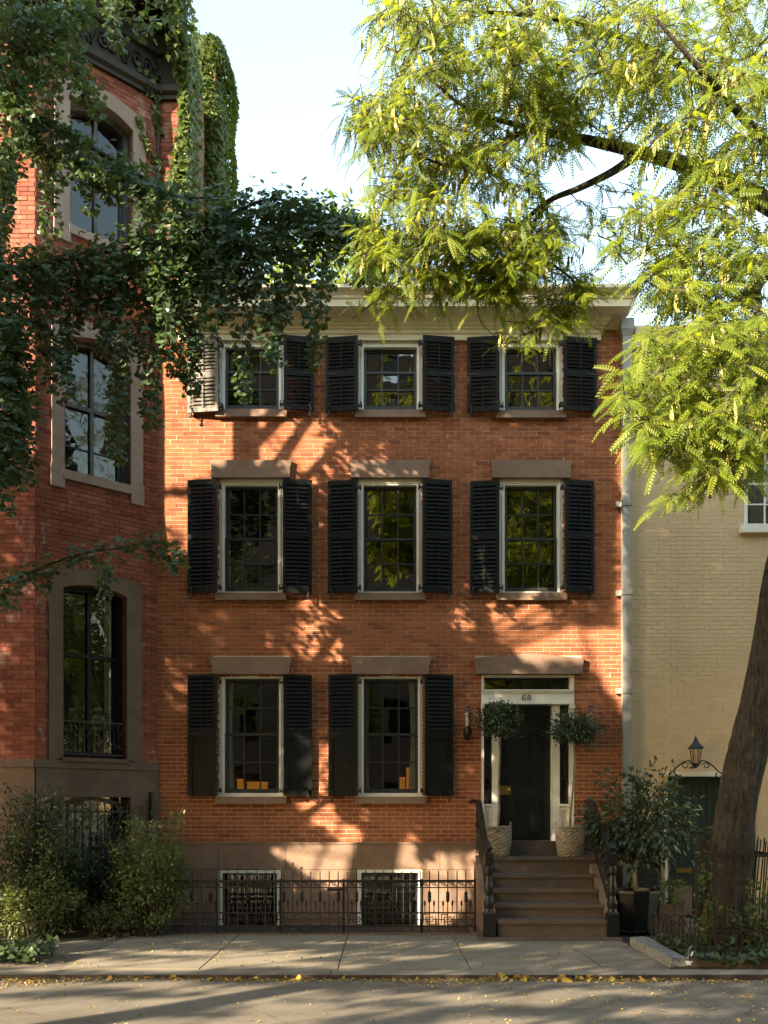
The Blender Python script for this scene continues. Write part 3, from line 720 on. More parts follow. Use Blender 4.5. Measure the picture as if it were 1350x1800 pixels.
kn = MB(); prof_k = [(.0, 0), (.012, 0), (.010, .02), (.026, .035), (.032, .05), (.024, .066), (.0, .07)]
n = 12
kv = [(kx + r * math.cos(2 * math.pi * k / n), .192 - h, kz + r * math.sin(2 * math.pi * k / n)) for r, h in prof_k for k in range(n)]
kn.add(kv, [(i * n + k, i * n + (k + 1) % n, (i + 1) * n + (k + 1) % n, (i + 1) * n + k) for i in range(len(prof_k) - 1) for k in range(n)]); kn.build('door_knob', M['brass'], dr, True)
# house number: thick and thin strokes
def digit(pts, rs, cx, cz, s):
    return MB().tube([(cx + x * s, -.022, cz + z * s) for x, z in pts], [r * s for r in rs], 6)
def arc(cx, cz, rx, rz, a0, a1, n): return [(cx + rx * math.cos(R(a0 + (a1 - a0) * i / n)), cz + rz * math.sin(R(a0 + (a1 - a0) * i / n))) for i in range(n + 1)]
S = .088; nz = FZ(1226.5)
p6 = [(.30, .40), (.24, .46), (.12, .5), (-.06, .46), (-.20, .30), (-.28, .05), (-.29, -.18)] + arc(0, -.20, .29, .29, 180, 520, 18)
r6 = [.065, .05, .035, .04, .06, .075, .08] + [.035 + .035 * abs(math.cos(R(180 + 340 * i / 18))) for i in range(19)]
p8 = arc(0, .25, .23, .24, -90, 270, 20) + arc(0, -.24, .29, .26, 90, 450, 22)
r8 = [.03 + .03 * abs(math.cos(R(-90 + 18 * i))) for i in range(21)] + [.03 + .045 * abs(math.cos(R(90 + 360 / 22 * i))) for i in range(23)]
digit(p6, r6, FX(920.2), nz, S).build('house_number', M['iron'], house); digit(p8, r8, FX(929.8), nz, S).build('house_number', M['iron'], house)
e = MB(); 
for (X0, X1, Y0, Y1, Z0, Z1) in ((DX0 + .02, DX1 - .02, -.31, -2.5, DZ0, DZ1 + .1),):
    e.quad(WALL(X0, Y1, Z0), WALL(X1, Y1, Z0), WALL(X1, Y1, Z1), WALL(X0, Y1, Z1)); e.quad(WALL(X0, Y0, Z0), WALL(X0, Y1, Z0), WALL(X0, Y1, Z1), WALL(X0, Y0, Z1)); e.quad(WALL(X1, Y0, Z0), WALL(X1, Y1, Z0), WALL(X1, Y1, Z1), WALL(X1, Y0, Z1)); e.quad(WALL(X0, Y0, Z1), WALL(X1, Y0, Z1), WALL(X1, Y1, Z1), WALL(X0, Y1, Z1))
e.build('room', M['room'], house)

# stoop --------------------------------------------------------------------
sx0, sx1 = 1.60, 3.13
tops = [.268, .461, .655, .853, 1.093]; ys = [-1.87, -1.57, -1.27, -.97, -.67]
MB().box(1.30, 3.30, -2.0, -.07, -.2, .04).build('stoop_base', M['step'], house)
for i in range(5):
    zlo = .041 if i == 0 else tops[i - 1] + .001
    yb = -.012 if i == 4 else ys[i + 1] + .05
    ax, bx = (sx0, sx1) if i < 4 else (1.46, 3.27)
    MB().box(ax, bx, ys[i] + .02, -.012, zlo, tops[i] - .05).build('riser', M['step'], house)
    MB().box(ax - .01, bx + .01, ys[i] - .015, -.012, tops[i] - .049, tops[i]).build('step', M['step'], house)
MB().box(DX0 + .08, DX1 - .08, -.16, .25, 1.094, DZ0 - .002).build('threshold', M['step'], house)
for a, b in ((1.42, 1.587), (3.143, 3.30)):  # cheek walls
    MB().prism(Frame((a, 0, 0), (0, -1, 0), (1, 0, 0)), [(.06, .041), (1.74, .041), (1.74, .30), (.70, .98), (.06, .98)], 0, b - a).build('cheek_wall', M['brown'], house)

# basement windows ---------------------------------------------------------
for a, b, z0, z1 in base_wins:
    f = MB(); t = .062
    f.fbox(WALL, a, a + t, -.28, .04, z0, z1); f.fbox(WALL, b - t, b, -.28, .04, z0, z1); f.fbox(WALL, a + t, b - t, -.28, .042, z1 - .05, z1)
    wn = f.build('basement_window', wp, house)
    s = MB(); A, B = a + t, b - t
    s.fbox(WALL, A, A + .04, -.24, -.19, z0, z1 - .05); s.fbox(WALL, B - .04, B, -.24, -.19, z0, z1 - .05)
    for q in (z0, (z0 + z1) / 2, z1 - .09): s.fbox(WALL, A + .04, B - .04, -.24, -.19, q, q + .04)
    s.build('sash', M['black_paint'], wn)
    for k in range(2):
        q0, q1 = (z0 + .04, (z0 + z1) / 2) if k == 0 else ((z0 + z1) / 2 + .04, z1 - .09)
        MB().quad(WALL(A + .04, -.215, q0), WALL(B - .04, -.215, q0), WALL(B - .04, -.215, q1), WALL(A + .04, -.215, q1)).build('pane', M['glass'], wn)
    for k in range(9):
        x = A + .02 + (B - A - .04) * k / 8; MB().tube([(x, -.03, z0), (x, -.03, z1 - .03)], .009, 6).build('bar', M['iron'], wn)
    for q in (z0 + .3, z1 - .25): MB().fbox(WALL, A, B, .015, .035, q, q + .025).build('cross_bar', M['iron'], wn)
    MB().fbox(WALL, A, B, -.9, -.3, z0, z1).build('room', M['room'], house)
# ------------------------------------------------------------------ bay-fronted brick building on the left
BX, BY = -3.62, 0.0; CD = (1.136, 1.0); CL = math.hypot(*CD); TF = 1.296
CANT = Frame((BX, BY, 0), (-CD[0], -CD[1], 0), (1, -CD[0], 0))
FRONT = Frame((BX - CD[0] * TF, -TF, 0), (-1, 0, 0), (0, -1, 0))
UL = TF * CL
def CU(px): a = (675 - px) / FPX; return (15 * a + BX) / (CD[0] + a) * CL
def CZ(px, py): return CAMZ + (HOR - py) / FPX * (15 - CU(px) / CL)
bay = empty('bay_building', (-5.0, 0, 0), 'tall old red brick building with canted bay, stone window surrounds and dark cornice', 'building')
BT = 13.16                                   # underside of the cornice
ZW = CZ(170, 1338)                           # top of the brownstone storey
specs = [  # outer L,R ; inner L,R ; sill bottom, inner bottom, spring inner, crown inner, crown outer
    (85, 247, 110, 222, CZ(110, 1338), CZ(110, 1331), CZ(222, 1050), CZ(222, 1050) + .09, CZ(222, 1050) + .32, False),
    (90, 250, 112, 229, CZ(112, 842), CZ(112, 826), CZ(229, 636), CZ(229, 636) + .15, CZ(229, 636) + .38, True),
    (95, 255, 122, 233, CZ(123, 412), CZ(123, 397), CZ(233, 232), CZ(233, 232) + .17, CZ(233, 232) + .40, True)]
def arch_line(ua, ub, zb, zs, zc, n=14):
    pts = [(ua, zb)]
    for i in range(n + 1):
        t = i / n; pts.append((ua + (ub - ua) * t, zs + (zc - zs) * (1 - (2 * t - 1) ** 2)))
    return pts + [(ub, zb)]
wh = []; bw = []
for oL, oR, iL, iR, zsb, zib, zs, zci, zco, ears in specs:
    ua, ub, ia, ib = CU(oR), CU(oL), CU(iR), CU(iL)
    wh.append((ia, ib, zib, zci)); bw.append((ua, ub, ia, ib, zsb, zib, zs, zci, zco, ears))
bia, bib = CU(228), CU(112); bzs = CZ(228, 1415); bzc = bzs + .12; bzb = CZ(170, 1560)
bm = MB(); wall_holes(bm, CANT, (0, UL), (-.2, 14.3), wh + [(bia, bib, bzb, bzc)], -.34, -.004)
wall_holes(bm, FRONT, (0, 7), (-.2, 14.3), [], -.34, -.004)
bm.box(BX - .02, -3.22, .004, .3, 9.0, 14.3); bm.box(-3.52, -3.22, .3, 7, 9.0, 14.3)
bm.build('wall', M['mortar_old'], bay)
def cant_holes(z):
    hs = []
    for ua, ub, ia, ib, zsb, zib, zs, zci, zco, ears in bw:
        if zsb < z < zs + .23: hs.append((ua, ub))
        elif zs + .23 <= z < zco: 
            f = math.sqrt(max(0, 1 - (z - zs - .23) / (zco - zs - .23))); m_ = (ua + ub) / 2; h = (ub - ua) / 2 * f; hs.append((m_ - h, m_ + h))
    return hs
bs = []
masonry(bay, CANT, .012, UL - .004, ZW, BT, cant_holes, 'old', bl=.205, ch=.0685, mj=.0065, n_ind=190, pick=lambda u, z: abs(z - 5.1) + (0 if u < 1.9 else 3), seed=11, stuff=bs, proud=.004, jit=.002)
masonry(bay, FRONT, .004, 3.4, ZW, BT, lambda z: [], 'old', bl=.205, ch=.0685, mj=.0065, n_ind=110, pick=lambda u, z: abs(z - 10.2) * .1 + max(0, u - .55) * 9, seed=12, stuff=bs, proud=.004, jit=.002)
masonry(bay, WALL, BX + .01, -3.22, 9.6, BT, lambda z: [], 'old', bl=.205, ch=.0685, mj=.0065, seed=13, stuff=bs, proud=.004, jit=.002)
build_stuff('brick', bs, M['old0'], bay)
# brownstone storey and water table
mb = MB()
wall_holes(mb, CANT, (.0, UL), (-.2, ZW - .12), [(bia, bib, bzb, bzc)], -.003, .035); mb.build('base_stone', M['brown_dark'], bay)
MB().fbox(FRONT, .0, 6, -.003, .035, -.2, ZW - .12).build('base_stone', M['brown_dark'], bay)
for fr, L in ((CANT, UL), (FRONT, 6)):
    MB().fbox(fr, 0, L + .02, -.003, .055, ZW - .119, ZW - .06).build('water_table', M['brown_dark'], bay)
    MB().fbox(fr, 0, L + .01, -.003, .028, ZW - .059, ZW).build('water_table', M['brown_dark'], bay)
MB().fbox(CANT, .12, .16, .036, .10, 1.25, 2.1).build('downpipe', M['iron'], bay)
MB().tube([(BX + .03, -.03, 9.5), (BX + .03, -.03, BT)], .022, 6).build('downpipe', M['iron'], bay)
for k, (ua, ub, ia, ib, zsb, zib, zs, zci, zco, ears) in enumerate(bw):
    inn = arch_line(ia, ib, zib, zs, zci); out = arch_line(ua, ub, zsb + .0, zs + .23, zco)
    MB().ring(CANT, out, inn, -.25, .030).build('stone_surround', M['stone'] if k else M['brown_dark'], bay)
    MB().fbox(CANT, ia - .02, ib + .02, -.25, .055, zsb, zib).build('sill', M['stone'] if k else M['brown_dark'], bay)
    if ears:
        for u0, u1 in ((ua - .015, ia + .005), (ib - .005, ub + .015)): MB().fbox(CANT, u0, u1, -.01, .045, zsb - .14, zib + .05).build('sill_block', M['stone'], bay)
    fw = .075
    fin = arch_line(ia + fw, ib - fw, zib + .05, zs - .03, zci - fw)
    pm = M['peeling'] if k else M['worn_black']
    fr_ = MB().ring(CANT, inn, fin, -.34, -.16); fr_.fbox(CANT, ia, ib, -.34, -.15, zib, zib + .05)
    win = fr_.build('window', pm, bay)
    fa, fb_ = ia + fw, ib - fw; mid = (fa + fb_) / 2; zm = zib + (zci - zib) * (.52 if k else .6)
    s = MB(); s.fbox(CANT, mid - .03, mid + .03, -.30, -.21, zib + .05, zci - fw); s.fbox(CANT, fa, mid - .03, -.30, -.20, zm - .03, zm + .03); s.fbox(CANT, mid + .03, fb_, -.30, -.20, zm - .03, zm + .03)
    s.fbox(CANT, fa, fa + .035, -.29, -.21, zib + .05, zm - .03); s.fbox(CANT, fb_ - .035, fb_, -.29, -.21, zib + .05, zm - .03)
    s.fbox(CANT, fa + .035, mid - .03, -.29, -.21, zib + .05, zib + .10); s.fbox(CANT, mid + .03, fb_ - .035, -.29, -.21, zib + .05, zib + .10)
    if k < 2:
        q = zib + (zm - zib) * (.42 if k else .45); s.fbox(CANT, fa + .035, mid - .03, -.27, -.23, q, q + .016); s.fbox(CANT, mid + .03, fb_ - .035, -.27, -.23, q, q + .016)
    s.build('sash', pm, win)
    for u0, u1 in ((fa, mid), (mid, fb_)):
        for z0, z1 in ((zib + .05, zm), (zm, zci - .02)):
            j1, j2 = random.gauss(0, .002), random.gauss(0, .002)
            MB().quad(CANT(u0, -.255 - j1, z0), CANT(u1, -.255 + j1, z0), CANT(u1, -.255 + j2, z1), CANT(u0, -.255 - j2, z1)).build('pane', M['glass_old'], win)
    rm = MB(); X0, X1, Y0, Y1, Z0, Z1 = ia, ib, -.36, -1.2, zib - .05, zci + .05
    rm.quad(CANT(X0, Y1, Z0), CANT(X1, Y1, Z0), CANT(X1, Y1, Z1), CANT(X0, Y1, Z1)); rm.quad(CANT(X0, Y0, Z0), CANT(X0, Y1, Z0), CANT(X0, Y1, Z1), CANT(X0, Y0, Z1)); rm.quad(CANT(X1, Y0, Z0), CANT(X1, Y1, Z0), CANT(X1, Y1, Z1), CANT(X1, Y0, Z1))
    rm.quad(CANT(X0, Y0, Z0), CANT(X1, Y0, Z0), CANT(X1, Y1, Z0), CANT(X0, Y1, Z0)); rm.quad(CANT(X0, Y0, Z1), CANT(X1, Y0, Z1), CANT(X1, Y1, Z1), CANT(X0, Y1, Z1)); rm.build('room', M['room'], bay)
    if k == 0:                                # folded inner shutter and the iron guard
        p = MB()
        for j in range(4): p.fbox(CANT, fa + .03, fa + .06, -.50, -.31, zib + .3 + j * .6, zib + .86 + j * .6)
        p.fbox(CANT, fa + .035, fa + .05, -.52, -.31, zib, zm + 1.1); p.build('inner_shutter', M['white_paint'], bay)
        gz = zib + .02; gt = CZ(165, 1268)
        gd = MB(); gd.fbox(CANT, ia, ib, -.06, -.035, gt - .02, gt); gd.fbox(CANT, ia, ib, -.06, -.035, gz + .03, gz + .05)
        gu = MB()
        for j in range(13):
            u = ia + .03 + (ib - ia - .06) * j / 12; gd.tube([CANT(u, -.048, gz), CANT(u, -.048, gt - .02)], .006, 5)
        guard = gd.build('window_guard', M['iron'], bay)
        for j in range(4):
            for r_ in range(3):
                for sg in (-1, 1):
                    cu = ia + (ib - ia) * (j + .5) / 4 + sg * .055; cz = gz + .09 + (gt - gz - .12) * (r_ + .5) / 3
                    MB().tube([CANT(cu + sg * (.058 - .0045 * i) * math.cos(i * .55 + r_), -.035, cz + (.075 - .006 * i) * math.sin(i * .55 + r_)) for i in range(12)], .0075, 5).build('scroll', M['iron'], guard)
# barred basement window
f = MB().ring(CANT, arch_line(bia, bib, bzb, bzs, bzc), arch_line(bia + .05, bib - .05, bzb, bzs - .03, bzc - .05), -.30, -.18); bwin = f.build('basement_window', M['black_paint'], bay)
MB().quad(CANT(bia, -.26, bzb), CANT(bib, -.26, bzb), CANT(bib, -.26, bzc), CANT(bia, -.26, bzc)).build('pane', M['glass'], bwin)
MB().fbox(CANT, bia, bib, -.9, -.345, bzb, bzc).build('room', M['room'], bay)
cm = MB(); n = 40
for i in range(n):
    u0 = bib - .10 - .42 * i / n; u1 = bib - .10 - .42 * (i + 1) / n; d = lambda i: -.30 - .014 * math.sin(i * 1.6)
    cm.quad(CANT(u0, d(i), bzb + .3), CANT(u1, d(i + 1), bzb + .3), CANT(u1, d(i + 1), bzs - .02), CANT(u0, d(i), bzs - .02))
cm.build('curtain', M['curtain'], bay)
for j in range(9):
    u = bia + .05 + (bib - bia - .1) * j / 8; t = 2 * (j / 8) - 1
    MB().tube([CANT(u, .0, bzb), CANT(u, .0, bzs + .10 * (1 - t * t))], .012, 6).build('bar', M['iron'], bwin)
for q in (bzb + .25, bzs - .12): MB().fbox(CANT, bia, bib, -.015, .015, q, q + .03).build('cross_bar', M['iron'], bwin)
# cornice: mouldings mitred round the bay
def path_off(p):
    B = (-5.09 + .377 * p, -TF - p); C_ = (BX + .377 * p, -p)
    return [(-9.0, -TF - p), B, C_, (-3.18, -p)]
def bay_mould(name, pr, mat):
    mb = MB()
    for (p0, z0), (p1, z1) in zip(pr[:-1], pr[1:]):
        A, Bq = path_off(p0), path_off(p1)
        for i in range(3): mb.quad((*A[i], z0), (*A[i + 1], z0), (*Bq[i + 1], z1), (*Bq[i], z1))
    for q in (-1,):
        pts = [(*path_off(p)[q], z) for p, z in pr]; pts += [(pts[-1][0], .2, pts[-1][2]), (pts[0][0], .2, pts[0][2])]
        mb.add(pts, [tuple(range(len(pts)))])
    return mb.build(name, mat, bay)
z = BT
bay_mould('architrave', [(0, z - .02), (.05, z - .02), (.055, z + .03), (.11, z + .07), (.12, z + .16), (.02, z + .19)], M['cornice_dark'])
bay_mould('frieze', [(.02, z + .17), (.022, z + .66), (.08, z + .68), (.10, z + .74)], M['cornice_dark'])
bay_mould('bed_moulding', [(.09, z + .73), (.14, z + .80), (.16, z + .90), (.13, z + .94)], M['cornice_dark'])
bay_mould('corona', [(.13, z + 1.18), (.56, z + 1.19), (.57, z + 1.36), (.64, z + 1.46), (.70, z + 1.60), (.0, z + 1.64)], M['cornice_dark'])
bay_mould('soffit_board', [(.14, z + .94), (.145, z + 1.2)], M['cornice_dark'])
def bracket(fr, u):
    m_ = MB().prism(Frame(fr(u - .06, 0, 0), fr.N, fr.U), [(.145, z + .92), (.22, z + .93), (.30, z + 1.02), (.44, z + 1.06), (.52, z + 1.10), (.54, z + 1.18), (.145, z + 1.18)], 0, .12)
    m_.build('bracket', M['cornice_dark'], bay)
for u in (.0, .55, 1.1, 1.65): bracket(CANT, u + .05)
for u in (.2, .75, 1.3, 1.85): bracket(FRONT, u)
bracket(WALL, -3.36)
def scroll_orn(fr, u, flip):
    pts = []
    for i in range(26):
        a = i * .42; r_ = .115 * (1 - i / 30); pts.append(fr(u + flip * (r_ * math.cos(a) - .06), .04, z + .42 + r_ * 1.25 * math.sin(a)))
    m_ = MB().tube(pts, .022, 5)
    m_.tube([fr(u + flip * .055, .04, z + .42), fr(u + flip * .13, .045, z + .28), fr(u + flip * .17, .04, z + .40), fr(u + flip * .13, .03, z + .54)], [.02, .026, .02, .012], 5)
    m_.build('scroll_ornament', M['cornice_dark'], bay)
for i in range(7): scroll_orn(CANT, .14 + i * .285, 1 if i % 2 else -1)
for i in range(5): scroll_orn(FRONT, .16 + i * .285, 1 if i % 2 else -1)
# chimney stack rising behind the party wall
CX0, CX1, CY0, CY1, CZT = -3.64, -3.04, 2.0, 3.2, 15.6
MB().box(CX0 + .01, CX1 - .01, CY0 + .01, CY1, 8, CZT).build('chimney', M['mortar_old'], bay)
cs = []
masonry(bay, Frame((0, CY0, 0), (1, 0, 0), (0, -1, 0)), CX0, CX1, 9.8, CZT, lambda z: [], 'old', n_ind=0, seed=15, stuff=cs)
masonry(bay, Frame((CX0, 0, 0), (0, 1, 0), (-1, 0, 0)), CY0 + .03, CY1, 9.8, CZT, lambda z: [], 'old', n_ind=0, seed=16, stuff=cs)
build_stuff('chimney_brick', cs, M['old0'], bay)

# ------------------------------------------------------------------ cream painted building on the right
crm = empty('cream_building', (7, .1, 0), 'cream painted brick building with green doors and a white cornice', 'building')
CY = .10; CF = Frame((0, CY, 0), (1, 0, 0), (0, -1, 0))
cx0 = FX(1109.5, CY)
win_h = (FX(1308, CY), FX(1308, CY) + 1.02, FZ(924, CY), FZ(770, CY))
door_h = (FX(1168, CY), FX(1313, CY), -.2, FZ(1365, CY))
m_ = MB(); wall_holes(m_, CF, (cx0, 14), (-.2, 9.4), [win_h, door_h], -.3, -.004); m_.build('wall', M['mortar_crm'], crm)
def crm_holes(z):
    hs = []
    if win_h[2] - .14 < z < win_h[3]: hs.append((win_h[0] - .08, win_h[1] + .08) if z < win_h[2] else win_h[:2])
    if z < door_h[3]: hs.append(door_h[:2])
    return hs
cst = []
masonry(crm, CF, cx0, 13, .32, 8.75, crm_holes, 'crm', mj=.003, n_ind=300, pick=lambda u, z: abs(z - 5.2) + abs(u - 5.0) * .8, seed=21, stuff=cst, proud=.0, jit=.0008)
build_stuff('brick', cst, M['crm0'], crm)
MB().fbox(CF, door_h[1] + .02, 13, -.003, .05, -.2, .31).build('plinth', M['concrete'], crm)
MB().fbox(CF, cx0, door_h[0] - .02, -.003, .05, -.2, .31).build('plinth', M['concrete'], crm)
cp = [(0, 8.74), (.03, 8.74), (.035, 8.78), (.012, 8.80), (.012, 9.05), (.05, 9.08), (.06, 9.13), (.22, 9.16), (.22, 9.28), (.26, 9.33), (.29, 9.42), (.29, 9.46), (0, 9.5)]
m_ = MB()
for (p0, z0), (p1, z1) in zip(cp[:-1], cp[1:]): m_.quad((cx0, CY - p0, z0), (13, CY - p0, z0), (13, CY - p1, z1), (cx0, CY - p1, z1))
m_.add([(cx0, CY - p, z_) for p, z_ in cp] + [(cx0, CY + .3, 9.5), (cx0, CY + .3, 8.74)], [tuple(range(len(cp) + 2))]); m_.build('cornice', M['cream_paint'], crm)
a, b, z0, z1 = win_h
f = MB(); f.fbox(CF, a, a + .055, -.12, .004, z0, z1); f.fbox(CF, b - .055, b, -.12, .004, z0, z1); f.fbox(CF, a + .055, b - .055, -.12, .002, z1 - .055, z1); f.fbox(CF, a + .055, b - .055, -.12, .003, z0, z0 + .03)
wn = f.build('window', M['white_paint'], crm)
A, B = a + .055, b - .055; s = MB(); cw = (B - A) / 3; zs_ = [z0 + .03, z0 + .03 + (z1 - z0 - .085) * .25, (z0 + z1) / 2 - .01, z0 + .03 + (z1 - z0 - .085) * .75, z1 - .055]
for i in range(4): s.fbox(CF, A + i * cw - .012, A + i * cw + .012, -.10, -.06, z0 + .03, z1 - .055)
for i in range(3):
    for j, q in enumerate(zs_): s.fbox(CF, A + i * cw + .0121, A + (i + 1) * cw - .0121, -.098, -.055, q - (.02 if j in (0, 2, 4) else .010), q + (.02 if j in (0, 2, 4) else .010))
s.build('sash', M['white_paint'], wn)
for i in range(3):
    for j in range(4): MB().quad(*[CF(x, -.08, q) for x, q in ((A + i * cw, zs_[j]), (A + (i + 1) * cw, zs_[j]), (A + (i + 1) * cw, zs_[j + 1]), (A + i * cw, zs_[j + 1]))]).build('pane', M['glass'], wn)
MB().fbox(CF, a - .08, b + .08, -.1, .09, z0 - .13, z0 - .004).build('sill', M['white_paint'], crm)
MB().fbox(CF, a - .2, b + .2, -1.2, -.6, z0, z1).build('room', M['room'], crm)
m_ = MB(); n = 60
for i in range(n):
    u0, u1 = A + (B - A) * i / n, A + (B - A) * (i + 1) / n; d0, d1 = -.2 - .02 * math.sin(i * 1.3), -.2 - .02 * math.sin((i + 1) * 1.3)
    m_.quad(CF(u0, d0, z0), CF(u1, d1, z0), CF(u1, d1, z1), CF(u0, d0, z1))
m_.build('curtain', surf('grey net curtain', (.16, .15, .13), (.24, .225, .2), 5, .9, 0), crm)
# doors
a, b, _, dt = door_h
MB().fbox(CF, a - .03, b + .03, -.02, .10, dt - .001, dt + .075).build('door_head', M['cream_paint'], crm)
MB().fbox(CF, a, a + .05, -.28, .02, 0, dt - .002).build('door_jamb', M['cream_paint'], crm)
MB().fbox(CF, b - .04, b, -.28, .0, 0, dt - .002).build('door_jamb', M['green_paint'], crm)
n = 11; dw = (b - a - .10) / n
for i in range(n):
    u0 = a + .055 + dw * i
    MB().fbox(CF, u0 + .003, u0 + dw - .003, -.20, -.15 + random.uniform(-.003, .003), .28 if 2 <= i <= 5 else .06, dt - .06).build('door_board', M['green_paint'], crm)
MB().fbox(CF, a + .05, b - .04, -.215, -.202, .05, dt - .02).build('door_backing', M['black_paint'], crm)
MB().fbox(CF, a + .05, b - .04, -.20, -.13, dt - .058, dt - .003).build('door_rail', M['green_paint'], crm)
MB().fbox(CF, FX(1190, CY), FX(1222, CY), -.19, -.14, .10, FZ(1558, CY)).build('kick_board', M['brown'], crm)
for q in (1402, 1414, 1427): MB().fbox(CF, FX(1212, CY), FX(1232, CY), -.149, -.140, FZ(q + 6, CY), FZ(q, CY)).build('peep_light', M['glass_old'], crm)
ms = MB().fbox(CF, FX(1194, CY), FX(1221, CY), -.15, -.13, FZ(1535, CY), FZ(1526.5, CY)).fbox(CF, FX(1196.5, CY), FX(1218.5, CY), -.129, -.12, FZ(1533, CY), FZ(1528.5, CY)); ms.build('mail_slot', M['brass'], crm)
MB().fbox(CF, a - .5, b + .05, -.25, .22, -.2, .055).build('door_step', M['concrete'], crm)
for x0, x1, t_, b_ in ((1117, 1161, 1440, 1572), (1311.5, 1326, 1395, 1545)):
    u0, u1, q1, q0 = FX(x0, CY), FX(x1, CY), FZ(t_, CY), FZ(b_, CY); f = MB()
    f.fbox(CF, u0, u0 + .035, .005, .04, q0, q1); f.fbox(CF, u1 - .035, u1, .005, .04, q0, q1); f.fbox(CF, u0 + .035, u1 - .035, .005, .04, q0, q0 + .06); f.fbox(CF, u0 + .035, u1 - .035, .005, .04, q1 - .06, q1)
    so = f.build('shutter', M['green_paint'], crm)
    if u1 - u0 > .12:
        nn = int((q1 - q0 - .12) / .045)
        for i in range(nn):
            zc = q0 + .06 + (q1 - q0 - .12) * (i + .5) / nn; mm = MB().obox(CF((u0 + u1) / 2, .022, zc), ((u1 - u0) / 2 - .036, 0, 0), (0, .016, .014), (0, -.003, .003)); mm.build('slat', M['green_paint'], so)

# ------------------------------------------------------------------ lanterns
def gas_lantern(px, label, group):
    x = FX(px, -.2); y = -.17; zt = FZ(1240, -.17)
    L = empty('wall_lantern', (x, y, zt - .5), label, 'lantern', group)
    c = (x, y, 0); s4 = math.pi / 6
    b = MB().lathe((x, y, zt - .115), [(.07, 0), (.082, .008), (.075, .02), (.042, .055), (.030, .075), (.034, .08)], 6, rot=s4); b.lathe((x, y, zt - .036), [(.03, 0), (.028, .016), (.055, .02), (.05, .03), (.012, .04), (.012, .06), (.004, .07)], 8); b.build('lantern_roof', M['old_copper'], L)
    g = MB(); g.lathe((x, y, zt - .32), [(.05, .0), (.072, .205)], 6, rot=s4, cap=False); g.build('glass', M['glass_lamp'], L)
    fr = MB()
    for k in range(6):
        a_ = 2 * math.pi * k / 6 + s4; fr.tube([(x + .052 * math.cos(a_), y + .052 * math.sin(a_), zt - .322), (x + .074 * math.cos(a_), y + .074 * math.sin(a_), zt - .113)], .006, 5)
    fr.lathe((x, y, zt - .345), [(.03, -.015), (.058, .0), (.056, .028)], 6, rot=s4); fr.build('lantern_frame', M['old_copper'], L)
    MB().lathe((x, y, zt - .315), [(.018, 0), (.017, .12), (.010, .125)], 8).build('candle', M['candle'], L)
    br = MB().lathe((x, y, zt - .50), [(.012, -.06), (.02, -.03), (.03, .0), (.062, .06), (.062, .13), (.03, .14)], 8); br.tube([(x, y, zt - .44), (x, -.01, zt - .44)], .016, 6); br.lathe((x, -.014, zt - .44), [(.05, -.0), (.05, .002)], 8)
    br.box(x - .045, x + .045, -.016, -.004, zt - .53, zt - .36); br.build('bracket', M['iron'], L)
gas_lantern(823, 'copper gas lantern on the brick left of the black door', 'gas lanterns beside the front door')
gas_lantern(1039, 'copper gas lantern half hidden behind the topiary right of the door', 'gas lanterns beside the front door')
lx, ly = FX(1222, -.15), -.18; lz = FZ(1345, -.18)
L = empty('porch_lantern', (lx, ly, lz), 'black lantern on scrolled iron arms above the green doors', 'lantern')
b = MB().lathe((lx, ly, lz + .27), [(.135, -.012), (.14, 0), (.10, .04), (.055, .085), (.030, .13), (.018, .16)], 4, rot=math.pi / 4); b.lathe((lx, ly, lz + .42), [(.016, 0), (.022, .012), (.008, .03), (.003, .06)], 8); b.build('lantern_roof', M['iron'], L)
MB().lathe((lx, ly, lz + .02), [(.055, .0), (.098, .235)], 4, rot=math.pi / 4, cap=False).build('glass', M['glass_lamp'], L)
fr = MB()
for k in range(4):
    a_ = math.pi / 2 * k + math.pi / 4; fr.tube([(lx + .058 * math.cos(a_), ly + .058 * math.sin(a_), lz + .02), (lx + .10 * math.cos(a_), ly + .10 * math.sin(a_), lz + .258)], .008, 5)
fr.lathe((lx, ly, lz - .05), [(.01, 0), (.03, .02), (.025, .05), (.062, .065), (.060, .08)], 8); fr.build('lantern_frame', M['iron'], L)
MB().lathe((lx, ly, lz + .05), [(.02, 0), (.018, .12)], 8).build('candle', M['candle'], L)
for sg in (-1, 1):
    pts = [(lx + sg * .03, ly, lz - .02)] + [(lx + sg * (.10 + .09 * i), ly + .01, lz + .05 + .05 * math.sin(i * .9 + .6) - .05 * i) for i in range(4)]
    e_ = pts[-1]; pts += [(e_[0] + sg * (.05 * math.sin(i * .7)), ly + .01, e_[2] - .045 + .045 * math.cos(i * .7)) for i in range(1, 9)]
    m2 = MB().tube(pts, .012, 6)
    m2.tube([(lx + sg * .10, ly, lz + .02)] + [(lx + sg * (.17 + .04 * math.sin(i * .8)), ly, lz - .005 + .04 * math.cos(i * .8)) for i in range(7)], .009, 5)
    m2.build('scroll_arm', M['iron'], L)
MB().tube([(lx, ly, lz - .03), (lx, CY + .0, lz - .03)], .014, 6).build('stem', M['iron'], L)

